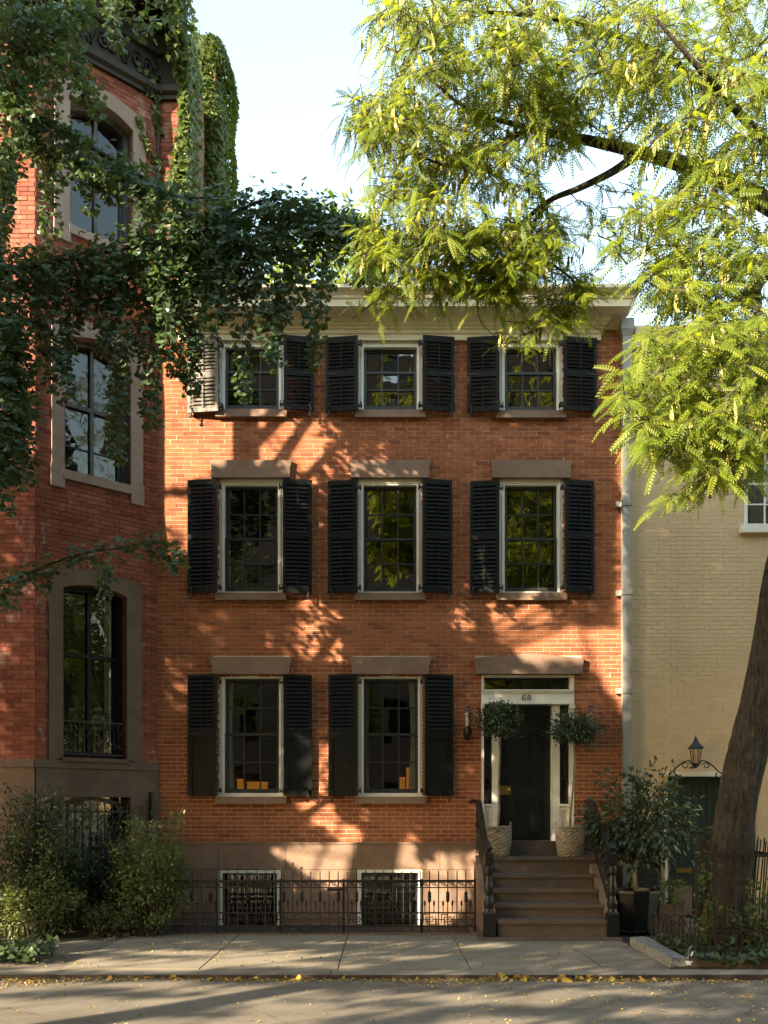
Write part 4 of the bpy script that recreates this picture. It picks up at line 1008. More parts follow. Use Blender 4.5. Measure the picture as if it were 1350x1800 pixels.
# curtains and glowing ochre boxes behind the panes
def curtain(x0, x1, z0, z1, y, label, pinch=None):
    mb = MB(); n, m2 = 26, 10
    for j in range(m2 + 1):
        t = j / m2
        for i in range(n + 1):
            s = i / n; wdt = 1.0 if pinch is None else 1 - (1 - pinch) * math.sin(math.pi * min(1, t * 1.05)) ** 1.0
            x = x0 + (x1 - x0) * s * wdt; mb.v.append((x, y + .025 * math.sin(s * 22 + t * 2), z0 + (z1 - z0) * t))
    for j in range(m2):
        for i in range(n): a_ = j * (n + 1) + i; mb.f.append((a_, a_ + 1, a_ + n + 2, a_ + n + 1))
    o = mb.build('curtain', M['curtain'], None, True, at=((x0 + x1) / 2, y, z0)); tag(o, label, 'curtain', 'linen curtains behind the front windows')
curtain(FX(398, .2), FX(412, .2), FZ(1394, .2), FZ(1185, .2), .22, 'white linen curtain gathered inside the leftmost ground floor window', .75)
curtain(FX(734, .2), FX(718, .2), FZ(1394, .2), FZ(1185, .2), .22, 'white linen curtain at the right edge of the window beside the door', .8)
curtain(FX(641, .2), FX(649, .2), FZ(1394, .2), FZ(1185, .2), .22, 'narrow white curtain at the left edge of the window beside the door', .8)
curtain(FX(398, .2), FX(406, .2), FZ(1040, .2), FZ(840, .2), .22, 'narrow white curtain at the left of the leftmost middle floor window', .85)
def ochre_box(x0, x1, z0, z1, y, label):  # boxes standing in for ochre furniture, given a weak added glow
    o = MB().box(x0 + .01, x1 - .01, y + .01, y + .3, z0, z1).box(x0, x1, y, y + .31, z0 + .01, z0 + .02).box(x0, x1, y, y + .31, z1 - .02, z1 - .01).build('glow_box', M['ochre'], None, at=((x0 + x1) / 2, y, z0)); tag(o, label, 'glow_box', 'ochre boxes with an added glow indoors')
    st_ = MB().box((x0 + x1) / 2 - .02, (x0 + x1) / 2 + .02, y + .13, y + .17, z0 - .4, z0 - .001).build('stand', M['iron'], o)
y_ = .55
ochre_box(FX(415.5, y_), FX(427, y_), FZ(1389, y_), FZ(1369, y_), y_, 'narrow ochre box with an added glow behind the leftmost ground floor window')
ochre_box(FX(433, y_), FX(468, y_), FZ(1389, y_), FZ(1374, y_), y_, 'wide low ochre box with an added glow behind the leftmost ground floor window')
ochre_box(FX(702, y_), FX(713, y_), FZ(1389, y_), FZ(1366, y_), y_, 'small ochre box with an added glow behind the window beside the door')
ochre_box(FX(714, y_), FX(725, y_), FZ(1389, y_), FZ(1349, y_), y_, 'tall ochre box with an added glow against the curtain of the window beside the door')
# ------------------------------------------------------------------ iron area fence
FY = -1.30
fx0, fx1 = FX(258, FY), FX(835, FY)
fence = empty('iron_fence', ((fx0 + fx1) / 2, FY, 0), 'low black iron fence with Greek key band and pointed bars before the basement windows', 'fence')
fz = lambda py: FZ(py, FY)
RT, RM, RB = fz(1548.5), fz(1604.5), fz(1628)
for nm, zc, t in (('top_rail', RT, .020), ('key_rail', fz(1560), .010), ('middle_rail', RM, .013), ('bottom_rail', RB, .014)):
    MB().box(fx0, fx1, FY - t, FY + t, zc - t * .8, zc + t * .8).build(nm, M['iron'], fence)
posts = [fx0, FX(381, FY), FX(493, FY), FX(604, FY), FX(742, FY), fx1]
for x in posts:
    MB().box(x - .016, x + .016, FY + .012, FY + .044, -.02, RT + .03).build('post', M['iron'], fence)
pk = MB().tube([(0, 0, 0), (0, 0, RT + .105), (0, 0, RT + .13)], [.0085, .0085, .003], 6).mesh('bar', M['iron'])
spk = MB().tube([(0, 0, 0), (0, 0, .10)], .007, 6).lathe((0, 0, .10), [(.006, 0), (.017, .012), (.012, .03), (.017, .04), (.008, .075), (.002, .09)], 6).mesh('spike', M['iron'])
blb = MB().lathe((0, 0, -.09), [(.009, 0), (.022, .02), (.030, .05), (.024, .075), (.032, .09), (.024, .11), (.030, .135), (.018, .16), (.008, .18)], 7).mesh('bulb', M['iron'])
key = MB(); kw = .062
path = [(-kw, -.022), (-kw, .022), (.020, .022), (.020, -.008), (-.018, -.008), (-.018, .006)]
for s_ in (1,):
    for (xa, za), (xb, zb) in zip(path[:-1], path[1:]):
        x0, x1 = min(xa, xb) - .006, max(xa, xb) + .006; z0, z1 = min(za, zb) - .006, max(za, zb) + .006; key.box(x0, x1, -.006, .006, z0, z1)
    key.box(.018, kw, -.005, .005, -.028, -.017)
key = key.mesh('greek_key', M['iron'])
fret = MB(); H = (RM - RB) / 2
for (xa, za), (xb, zb) in (((-.09, -.4), (-.09, .75)), ((-.09, .75), (.0, .75)), ((-.05, .35), (.05, .35)), ((-.05, -.35), (.05, -.35)), ((.09, .4), (.09, -.75)), ((.09, -.75), (0, -.75)), ((-.05, -.35), (-.05, .35)), ((.05, -.35), (.05, .35)), ((-.12, 0), (-.05, 0)), ((.05, 0), (.12, 0)), ((-.03, .1), (.03, -.1)), ((-.03, -.1), (.03, .1))):
    if xa != xb and za != zb:
        fret.tube([(xa, 0, za * H), (xb, 0, zb * H)], .005, 4)
    else: fret.box(min(xa, xb) - .006, max(xa, xb) + .006, -.006, .006, min(za, zb) * H - .006, max(za, zb) * H + .006)
fret = fret.mesh('fret', M['iron'])
nb = 37; sp = (fx1 - fx0) / (nb - 1)
for i in range(nb):
    x = fx0 + sp * i
    gate = posts[2] < x < posts[3]
    r_ = random.uniform(-.006, .006)
    link('bar', pk, fence, (x, FY, .03), (r_, random.uniform(-.005, .005), 0))
    if i < nb - 1: link('spike', spk, fence, (x + sp / 2, FY, RM), (r_, random.uniform(-.03, .03), 0))
    if i % 2 == 1: link('bulb', blb, fence, (x, FY, fz(1576)))
    if i % 2 == 0 and i < nb - 2: link('greek_key', key, fence, (x + sp * .5, FY, (RT + fz(1560)) / 2)); link('greek_key', key, fence, (x + sp * 1.5, FY, (RT + fz(1560)) / 2)); link('fret', fret, fence, (x + sp, FY, (RM + RB) / 2))
gl = MB().tube([(FX(605, FY), FY - .02, fz(1560)), (FX(612, FY), FY - .03, fz(1570)), (FX(613, FY), FY - .03, fz(1590)), (FX(612, FY), FY - .02, fz(1640))], .010, 6); gl.box(FX(575, FY), FX(602, FY), FY - .03, FY - .021, fz(1566), fz(1561)); gl.build('gate_latch', M['iron'], fence)
for x in (FX(500, FY), FX(545, FY)): MB().tube([(x, FY, RB), (x + .36, FY, .03)], .007, 5).tube([(x, FY - .01, .03), (x + .36, FY - .01, RB)], .007, 5).build('gate_brace', M['iron'], fence)
MB().box(fx0, fx1 - .05, FY - .10, FY + .10, -.2, .014).build('fence_curb', M['brown_dark'], fence)

# ------------------------------------------------------------------ stoop railings
def newel(root, x, y, z0):
    m_ = MB().box(x - .085, x + .085, y - .085, y + .085, z0, z0 + .30)
    m_.lathe((x, y, z0 + .30), [(.095, 0), (.10, .02), (.07, .05), (.06, .09), (.075, .14), (.08, .17), (.055, .22), (.045, .27), (.062, .33), (.068, .40), (.050, .47), (.042, .55), (.058, .60), (.064, .66), (.05, .70)], 10)
    m_.box(x - .062, x + .062, y - .062, y + .062, z0 + 1.0, z0 + 1.16)
    m_.lathe((x, y, z0 + 1.16), [(.07, 0), (.05, .015), (.025, .035), (.045, .06), (.052, .085), (.04, .11), (.015, .135), (.02, .15), (.004, .18)], 10)
    return m_.build('newel', M['iron'], root)
def railing(x, label, flip):
    root = empty('stair_railing', (x, -1.0, .04), label, 'railing', 'railings of the stoop')
    NY = -1.84
    rail = [(x, -.02, 1.95), (x, -.12, 1.955), (x, -.55, 1.95), (x, -.72, 1.90), (x, -.9, 1.78), (x, -1.75, 1.19)]
    MB().tube([(a - 0, b, c) for a, b, c in rail], .024, 8).build('handrail', M['iron'], root)
    lo = [(x, -.08, 1.19), (x, -.66, 1.19), (x, -.80, 1.12), (x, -1.76, .42)]
    MB().tube(lo, .015, 6).build('lower_rail', M['iron'], root)
    newel(root, x, NY, .041)
    def zl(y, pts):
        for (a, b, c), (a2, b2, c2) in zip(pts[:-1], pts[1:]):
            if b2 <= y <= b: t = (y - b) / (b2 - b); return c + (c2 - c) * t
        return pts[-1][2]
    for i in range(15):
        y = -.10 - i * .116
        z0, z1 = zl(y, lo), zl(y, rail)
        m_ = MB().tube([(x, y, z0 - (.07 if i % 3 == 0 else 0)), (x, y, z1)], .010, 6)
        m_.lathe((x, y, (z0 + z1) / 2 - .05), [(.01, 0), (.024, .03), (.028, .05), (.022, .07), (.01, .1)], 6)
        m_.build('baluster', M['iron'], root)
    for i in range(7):
        y = -.16 - i * .232; z0, z1 = zl(y, lo), zl(y, rail)
        MB().tube([(x, y + .05 * math.sin(a_ * .7) * (1 - a_ / 14), z0 + .22 + .1 * math.cos(a_ * .7) * (1 - a_ / 14)) for a_ in range(12)], .008, 5).tube([(x, y + .05 * math.sin(a_ * .7) * (1 - a_ / 14), z1 - .2 - .1 * math.cos(a_ * .7) * (1 - a_ / 14)) for a_ in range(12)], .008, 5).build('scroll', M['iron'], root)
    MB().tube([(x, -.03, 1.955), (x - .08 * flip, -.05, 1.97), (x - .11 * flip, -.055, 1.93), (x - .07 * flip, -.06, 1.93)], [.02, .024, .03, .02], 6).build('rail_end', M['iron'], root)
railing(1.47, 'black cast iron railing on the fence side of the brownstone steps', 1)
railing(3.20, 'black cast iron railing on the planter side of the brownstone steps', -1)

# ------------------------------------------------------------------ baskets and topiaries
def basket(x, y, z, r0, r1, h, sq, label):
    root = empty('wicker_basket', (x, y, z), label, 'basket', 'wicker baskets on the top step')
    nt, nr = 96, 48; mb = MB()
    for j in range(nr + 1):
        t = j / nr
        for i in range(nt):
            a = 2 * math.pi * i / nt; rr = r0 + (r1 - r0) * t + .02 * math.sin(math.pi * t)
            k = 1.0 / (abs(math.cos(a)) ** 3.2 + abs(math.sin(a)) ** 3.2) ** (1 / 3.2) if sq else 1
            row = int(t * 14); ph = t * 14 - row
            wv = .011 * math.cos(a * 14 + math.pi * row) * math.sin(math.pi * ph) + .006 * math.sin(math.pi * ph)
            mb.v.append((x + (rr * k + wv) * math.cos(a), y + (rr * k * .85 + wv) * math.sin(a), z + h * t + .004 * math.sin(a * 10 + row)))
    for j in range(nr):
        for i in range(nt): mb.f.append((j * nt + i, j * nt + (i + 1) % nt, (j + 1) * nt + (i + 1) % nt, (j + 1) * nt + i))
    mb.build('body', M['wicker'], root, True)
    rim = []; 
    for i in range(49):
        a = 2 * math.pi * i / 48; k = 1.0 / (abs(math.cos(a)) ** 3.2 + abs(math.sin(a)) ** 3.2) ** (1 / 3.2) if sq else 1
        rim.append((x + r1 * k * math.cos(a), y + r1 * k * .85 * math.sin(a), z + h + .01 + .005 * math.sin(a * 14)))
    MB().tube(rim, .016, 6, False).build('rim', M['wicker'], root, True)
    for sg in (-1, 1):
        cx = x + sg * r1 * .93
        MB().tube([(cx, y - .05, z + h - .02), (cx + sg * .012, y - .05, z + h + .05), (cx + sg * .015, y - .02, z + h + .085), (cx + sg * .015, y + .02, z + h + .085), (cx + sg * .012, y + .05, z + h + .05), (cx, y + .05, z + h - .02)], .011, 6).build('handle', M['wicker'], root, True)
    MB().lathe((x, y, z + h - .06), [(r1 * .92, 0), (r1 * .92, .01)], 16).build('soil', M['soil'], root)
by = -.38; zl_ = 1.096
basket(FX(874, by), by, zl_, .165, .205, FZ(1455, by) - zl_, True, 'square wicker basket at the left of the black front door')
basket(FX(1001, by), by, zl_, .165, .205, FZ(1455, by) - zl_, False, 'round wicker basket at the right of the black front door')
def ellipsoid_leaves(n, c, rad, tmpl, size, mat, root, name='crown', shell=.35, droop=.3, rough_=.22, up=.5, blobs=None, seed=0):
    rng = np.random.default_rng(seed); c = np.array(c); rad = np.array(rad)
    d = norm(rng.normal(size=(n, 3))); rr = (shell + (1 - shell) * rng.random(n)) ** .6
    lump = 1 + rough_ * (np.sin(d[:, 0] * 5 + seed) * np.sin(d[:, 1] * 4 + 2 + seed) + np.sin(d[:, 2] * 6 + d[:, 0] * 3 + seed))
    pos = c + d * rad * (rr * lump)[:, None]
    # gather the leaves on shoots
    k = max(1, n // 9); ctr = pos[rng.integers(0, n, k)]; asn = rng.integers(0, k, n)
    mixd = rng.random(n) < .75; pos[mixd] = ctr[asn[mixd]] + rng.normal(size=(mixd.sum(), 3)) * size * .75
    out = norm((pos - c) / rad)
    yd = norm(out + rng.normal(size=(n, 3)) * .7 + np.array([0, 0, -droop])); zd = norm(np.array([0, 0, up]) + out * .5 + rng.normal(size=(n, 3)) * .5)
    sc = size * (.6 + .6 * rng.random(n))
    return cloud(name, tmpl[0], tmpl[1], pos, yd, zd, sc, mat, root, rng.random(n))
def topiary(pts, c, rad, label, seed):
    root = empty('topiary', pts[0], label, 'plant', 'topiary standards at the front door')
    MB().tube(pts, [.020, .018, .017, .017, .015, .012][:len(pts)], 7).build('trunk', M['pale_stem'], root, True)
    rng = random.Random(seed); t = Vector(pts[-1]); m_ = MB()
    for i in range(26):
        d = Vector((rng.gauss(0, 1), rng.gauss(0, 1), rng.gauss(.2, .8))).normalized(); e_ = Vector(c) + Vector((d.x * rad[0], d.y * rad[1], d.z * rad[2])) * .85
        m_.tube([t, t.lerp(e_, .5) + Vector((0, 0, .03)), e_], [.007, .005, .003], 4)
    m_.build('branches', M['twig'], root)
    ellipsoid_leaves(2400, c, rad, LAUREL, .062, M['laurel'], root, seed=seed, shell=.15, rough_=.30)
topiary([(FX(874, by), by, 1.35), (FX(877, by), by - .01, 1.8), (FX(876, by), by, 2.2), (FX(878, by), by, 2.6), (FX(879, by), by, 2.95)], (FX(879, by), by, FZ(1268, by)), (.31, .28, .25), 'standard topiary with a thick pale trunk left of the door', 3)
topiary([(FX(1001, by), by, 1.35), (FX(1003, by), by, 1.8), (FX(1008, by), by, 2.2), (FX(1010, by), by - .01, 2.55), (FX(1009, by), by, 2.88)], (FX(1011, by), by, FZ(1281, by)), (.40, .30, .23), 'wide headed standard topiary with a thin crooked trunk right of the door', 5)

# ------------------------------------------------------------------ planters right of the stoop
px_, py_ = FX(1117, -1.15), -1.15
t = empty('barrel_planter', (px_, py_, 0), 'large black tub planter with ball finials beside the steps', 'planter')
b = MB().lathe((px_, py_, .07), [(.29, 0), (.30, .02), (.355, .52), (.37, .53), (.37, .57), (.33, .572), (.325, .5)], 10); b.build('tub', M['black_paint'], t)
MB().lathe((px_, py_, .17), [(.312, 0), (.316, .03)], 10, cap=False).build('hoop', M['iron'], t); MB().lathe((px_, py_, .47), [(.355, 0), (.358, .03)], 10, cap=False).build('hoop', M['iron'], t)
MB().lathe((px_, py_, .55), [(.33, 0), (.3, .015)], 10).build('soil', M['soil'], t)
for k in range(5):
    a = 2 * math.pi * k / 5 + .3; MB().lathe((px_ + .345 * math.cos(a), py_ + .345 * math.sin(a), .635), [(.012, 0), (.012, .02), (.032, .04), (.034, .06), (.02, .085), (.004, .095)], 8).build('finial', M['iron'], t)
    MB().lathe((px_ + .24 * math.cos(a), py_ + .24 * math.sin(a), -.002), [(.03, 0), (.045, .04), (.03, .072)], 6).build('foot', M['black_paint'], t)
t = empty('potted_shrub', (px_, py_, .56), 'tall leafy glossy shrub growing in the black tub planter', 'shrub')
top = Vector((px_, py_, 1.25)); m_ = MB().tube([(px_ + .02, py_, .56), (px_ - .01, py_, .8), (px_, py_, 1.05), top], [.04, .028, .024, .02], 8); m_.build('trunk', M['pale_stem'], t, True)
rng = random.Random(4); m_ = MB(); cc = (px_ + .13, py_, FZ(1442, py_)); rd = (.90, .55, .82); tips = []
for i in range(46):
    d = Vector((rng.gauss(0, 1), rng.gauss(0, 1), rng.gauss(.1, .9))).normalized(); e_ = Vector(cc) + Vector((d.x * rd[0], d.y * rd[1], d.z * rd[2])) * rng.uniform(.55, 1.0)
    s_ = top.lerp(Vector(cc), rng.uniform(-.6, .5)); mid = s_.lerp(e_, .5) + Vector((0, 0, .08)); m_.tube([s_, mid, e_], [.010, .007, .003], 4); tips += [s_.lerp(e_, .6), mid.lerp(e_, .6), e_]
m_.build('branches', M['twig'], t)
r2 = np.random.default_rng(8); tp = np.array([tuple(v) for v in tips]); n = 2900
pos = tp[r2.integers(0, len(tp), n)] + r2.normal(size=(n, 3)) * .085; out = norm(pos - np.array(cc))
cloud('crown', *LAUREL, pos, norm(out + r2.normal(size=(n, 3)) * .6 + [0, 0, -.35]), norm(np.array([0, -.3, .9]) + r2.normal(size=(n, 3)) * .45), .105 * (.6 + .6 * r2.random(n)), M['laurel'], t)
bx, byy = FX(1175, -1.1), -1.1
t = empty('wooden_planter', (bx, byy, 0), 'small weathered wooden box planter beside the black tub', 'planter')
for k in range(5): MB().box(bx - .17 + .068 * k + .002, bx - .17 + .068 * (k + 1) - .002, byy - .17, byy - .15, .03, .43).build('board', M['wood_box'], t)
for sx in (-1, 1):
    MB().box(bx + sx * .18 - .02, bx + sx * .18 + .02, byy - .19, byy - .151, 0, .48).build('corner_post', M['wood_box'], t); MB().box(bx + sx * .18 - .02, bx + sx * .18 + .02, byy + .15, byy + .19, 0, .48).build('corner_post', M['wood_box'], t)
    MB().box(bx + sx * .172 - .008, bx + sx * .172 + .008, byy - .15, byy + .15, .03, .43).build('side_board', M['wood_box'], t)
MB().box(bx - .16, bx + .16, byy - .149, byy + .15, .03, .39).build('soil', M['soil'], t)
t = empty('potted_plant', (bx, byy, .39), 'small bushy yellow green plant in the wooden box planter', 'plant')
ellipsoid_leaves(420, (bx + .02, byy, .58), (.21, .18, .20), LAUREL, .06, M['ivy'], t, 'foliage', seed=9)
MB().tube([(bx, byy, .39), (bx + .02, byy, .6)], .012, 5).build('stem', M['twig'], t)

# ------------------------------------------------------------------ tree pit
t = empty('granite_edging', (3.4, -3.2, 0), 'rough grey granite block edging the tree pit', 'edging stone')
def rough_block(x0, x1, y0, y1, z0, z1, name, mat, root, nseg, seed):
    rg = random.Random(seed); mb = MB(); L = []
    secs = 7
    for i in range(secs + 1):
        tt = i / secs; ring_ = []
        for k, (u, v) in enumerate(((0, 0), (.5, 0), (1, 0), (1, .5), (1, 1), (.5, 1), (0, 1), (0, .5))):
            j = lambda s_: rg.uniform(-s_, s_)
            if nseg == 'y': ring_.append((x0 + (x1 - x0) * u + j(.012), y0 + (y1 - y0) * tt, z0 + (z1 - z0) * v + (j(.012) if v else 0)))
            else: ring_.append((x0 + (x1 - x0) * tt, y0 + (y1 - y0) * u + j(.015), z0 + (z1 - z0) * v + (j(.014) if v else 0)))
        mb.v += ring_
    for i in range(secs):
        for k in range(8): mb.f.append((i * 8 + k, i * 8 + (k + 1) % 8, (i + 1) * 8 + (k + 1) % 8, (i + 1) * 8 + k))
    mb.f += [tuple(range(8)), tuple(range(secs * 8 + 7, secs * 8 - 1, -1))]
    return mb.build(name, mat, root)
rough_block(3.30, 3.50, -4.22, -2.45, -.1, .115, 'block', M['granite'], t, 'y', 2)
t = empty('stone_edging', (6, -4.14, 0), 'low brown stone kerb along the street side of the ivy bed', 'edging stone')
for i in range(4): rough_block(3.52 + i * 1.3, 4.80 + i * 1.3, -4.24, -4.06, -.1, .10 + .02 * (i % 2), 'block', M['brown_dark'], t, 'x', 5 + i)
t = empty('plastic_scrap', (3.52, -4.2, .1), 'scrap of white plastic caught on the edging stone', 'litter')
m_ = MB(); p0 = Vector((3.50, -4.24, .03)); rg = random.Random(3)
for i in range(4):
    q = [p0 + Vector((rg.uniform(-.06, .06), rg.uniform(-.02, .02), .05 * i + rg.uniform(0, .03))) for _ in range(2)] ; q2 = [v + Vector((rg.uniform(-.02, .04), -.01, .05)) for v in q]; m_.quad(q[0], q[1], q2[1], q2[0])
m_.build('film', M['litter_white'], t)
def hoops(x0, y0, x1, y1, n, h, label, z0=.0):
    root = empty('hoop_fence', ((x0 + x1) / 2, (y0 + y1) / 2, z0), label, 'fence', 'hoop fences round the tree pits')
    d = Vector((x1 - x0, y1 - y0, 0)); L = d.length; d.normalize(); w_ = L / n * 1.45
    pts = []
    for i in range(11):
        a = math.pi * i / 10; pts.append(d * (-math.cos(a) * w_ / 2) + Vector((0, 0, h - w_ / 2 + math.sin(a) * w_ / 2)))
    pts = [d * (-w_ / 2)] + pts + [d * (w_ / 2)]
    me = MB().tube(pts, .009, 6).mesh('hoop', M['rust'])
    for i in range(n):
        p = Vector((x0, y0, z0)) + d * (L * (i + .5) / n); link('hoop', me, root, p, (random.uniform(-.03, .03), random.uniform(-.03, .03), 0))
    MB().tube([Vector((x0, y0, z0 + h * .42)), Vector((x1, y1, z0 + h * .42))], .007, 5).build('rail', M['rust'], root)
hoops(3.62, -2.35, 3.62, -4.0, 9, .43, 'low rusty hoop fence running back along the granite block')
hoops(3.70, -3.98, 7.5, -3.98, 24, .40, 'low rusty hoop fence along the street edge of the ivy bed')
hoops(3.70, -2.32, 7.5, -2.32, 24, .40, 'low rusty hoop fence behind the trunk along the ivy bed')
gx0, gx1, gy0, gy1 = 3.98, 4.66, -3.72, -2.98
t = empty('tree_guard', (4.3, -3.35, 0), 'tall leaning iron guard of thin bars round the street tree trunk', 'tree guard')
gm = []
for i in range(7):
    for (xa, ya) in (((gx0 + (gx1 - gx0) * i / 6), gy0), ((gx0 + (gx1 - gx0) * i / 6), gy1)): gm.append((xa, ya))
for i in range(1, 6): gm += [(gx0, gy0 + (gy1 - gy0) * i / 6), (gx1, gy0 + (gy1 - gy0) * i / 6)]
for xa, ya in gm:
    corner = xa in (gx0, gx1) and ya in (gy0, gy1); lean = .02 + .05 * (xa - gx0)
    zt = 1.45 + random.uniform(-.04, .05)
    MB().tube([(xa, ya, 0), (xa + random.uniform(-.012, .012), ya, .7), (xa + lean + random.uniform(-.01, .02), ya - .01, zt)], .019 if corner else .0085, 6).build('post' if corner else 'bar', M['rust'], t)
for zc in (.38, 1.27):
    o_ = .03 * zc
    MB().box(gx0 - .01 + o_ * .6, gx1 + .06 * zc, gy0 - .026, gy0 - .014, zc - .02, zc + .02).build('band', M['rust'], t); MB().box(gx0 - .01, gx1 + .05 * zc, gy1 + .014, gy1 + .026, zc - .02, zc + .02).build('band', M['rust'], t)
    MB().box(gx0 - .026, gx0 - .014, gy0, gy1, zc - .02, zc + .02).build('band', M['rust'], t); MB().box(gx1 + .014 + .05 * zc, gx1 + .026 + .05 * zc, gy0, gy1, zc - .02, zc + .02).build('band', M['rust'], t)

def ivy_patch(name, n, fpos, label, mat, size=.075, seed=0, kind=None, loc=(0, 0, 0)):
    rg = np.random.default_rng(seed); pos = np.array([fpos(rg) for _ in range(n)])
    root = link(name, cloud_mesh(name, *IVY, pos, norm(rg.normal(size=(n, 3)) * [1, 1, .35] + [0, -.5, -.25]), norm(np.array([0, -.45, .8]) + rg.normal(size=(n, 3)) * .4), size * (.6 + .7 * rg.random(n)), mat, loc), None, loc)
    return tag(root, label, 'ivy', kind=kind)
def bed_fn(x0, x1, y0, y1, h):
    def f(rg):
        x, y = rg.uniform(x0, x1), rg.uniform(y0, y1); m_ = .5 + .5 * math.sin(x * 5.1 + y * 3) * math.sin(y * 6 + x)
        return (x, y, .03 + (h * (.25 + .75 * m_)) * rg.random() ** .5)
    return f
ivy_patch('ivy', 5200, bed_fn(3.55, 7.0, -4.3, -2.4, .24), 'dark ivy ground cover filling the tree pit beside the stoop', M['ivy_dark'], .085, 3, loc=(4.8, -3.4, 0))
def climb(rg):
    a = rg.uniform(0, 2 * math.pi); s = rg.integers(0, 3); z = rg.random() ** 1.3 * 1.1
    if s == 0: return (gx0 - .02 + rg.normal() * .05, rg.uniform(gy0, gy0 + .5), z + .35 * rg.random())
    if s == 1: return (rg.uniform(gx0 + .1, gx1), gy0 - .03 + rg.normal() * .05, z * .62)
    return (rg.uniform(gx0 + .4, gx1), gy0 + .05 + rg.normal() * .05, z * .9)
ivy_patch('ivy', 520, climb, 'ivy climbing the iron guard round the trunk', M['ivy'], .075, 4, loc=(4.3, -3.4, 0))
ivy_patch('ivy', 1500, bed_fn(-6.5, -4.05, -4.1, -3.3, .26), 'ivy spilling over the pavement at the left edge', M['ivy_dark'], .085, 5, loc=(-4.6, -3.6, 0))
hoops(-6.5, -3.2, -4.22, -3.2, 14, .42, 'low hoop fence round the ivy patch by the dark slab')

# ------------------------------------------------------------------ shrubs before the bay building
def shrub(name, c, rad, n, size, mat, label, seed, up_shoots=0, stem_mat='twig'):
    root = empty(name, (c[0], c[1], 0), label, 'shrub')
    rg = random.Random(seed); base = Vector((c[0], c[1], -.05)); m_ = MB(); tips = []
    for i in range(60):
        d = Vector((rg.gauss(0, 1), rg.gauss(0, 1), rg.gauss(.3, .8))).normalized(); e_ = Vector(c) + Vector((d.x * rad[0], d.y * rad[1], d.z * rad[2])) * rg.uniform(.6, 1.05)
        e_.z = max(e_.z, .06); s_ = base + Vector((rg.uniform(-.2, .2) * rad[0], rg.uniform(-.1, .1), 0)); mid = s_.lerp(e_, .55) + Vector((0, 0, .12)); m_.tube([s_, mid, e_], [.011, .007, .003], 4)
        for q in range(5): tips.append(mid.lerp(e_, q / 4) + Vector((0, 0, 0)))
    for i in range(up_shoots):
        s_ = Vector(c) + Vector((rg.uniform(-.7, .7) * rad[0], rg.uniform(-.5, .5) * rad[1], rad[2] * .6)); e_ = s_ + Vector((rg.uniform(-.15, .2), 0, rg.uniform(.35, .65))); m_.tube([s_, e_], [.006, .003], 4)
        for q in range(9): tips.append(s_.lerp(e_, q / 8))
    m_.build('stems', M[stem_mat], root)
    r3 = np.random.default_rng(seed); tp = np.array([tuple(v) for v in tips])
    if up_shoots: wts = np.ones(len(tp)); wts[-9 * up_shoots:] = .8; wts /= wts.sum()
    else: wts = None
    pos = tp[r3.choice(len(tp), n, p=wts)] + r3.normal(size=(n, 3)) * np.array([.075, .075, .06]); pos[:, 2] = np.maximum(pos[:, 2], .03)
    out = norm(pos - np.array(c)); cloud('foliage', *LAUREL, pos, norm(out * .8 + r3.normal(size=(n, 3)) * .7), norm(np.array([0, -.3, .8]) + r3.normal(size=(n, 3)) * .5), size * (.55 + .7 * r3.random(n)), mat, root)
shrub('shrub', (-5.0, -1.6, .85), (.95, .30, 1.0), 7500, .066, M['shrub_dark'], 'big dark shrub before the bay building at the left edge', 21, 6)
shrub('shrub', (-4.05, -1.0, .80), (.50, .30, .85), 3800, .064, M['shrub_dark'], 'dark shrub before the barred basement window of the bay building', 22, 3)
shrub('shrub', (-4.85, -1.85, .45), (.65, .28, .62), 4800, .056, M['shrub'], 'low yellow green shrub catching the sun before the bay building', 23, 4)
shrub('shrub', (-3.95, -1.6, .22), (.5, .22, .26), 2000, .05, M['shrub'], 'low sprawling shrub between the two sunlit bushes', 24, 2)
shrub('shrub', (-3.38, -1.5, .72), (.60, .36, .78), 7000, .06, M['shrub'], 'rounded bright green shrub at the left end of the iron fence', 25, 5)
t = empty('iron_gate', (FX(190, -.9), -.9, 0), 'dark iron bar gate half hidden behind the shrubs', 'gate')
for i in range(9):
    x = FX(160, -.9) + i * .075; MB().tube([(x, -.9, -.1), (x, -.9, FZ(1478, -.9) + .05 * math.sin(i))], .010, 6).lathe((x, -.9, FZ(1478, -.9)), [(.01, 0), (.02, .03), (.003, .09)], 6).build('bar', M['iron'], t)
for q in (1490, 1560, 1625): MB().box(FX(158, -.9), FX(228, -.9), -.915, -.885, FZ(q, -.9) - .012, FZ(q, -.9) + .012).build('rail', M['iron'], t)
MB().box(-9, -3.65, -1.56, -1.42, -.1, .06).build('planting_curb', M['brown_dark'], None, at=(-5, -1.5, 0)); tag(bpy.data.objects['planting_curb'], 'low brown stone curb in front of the shrubs', 'curb')
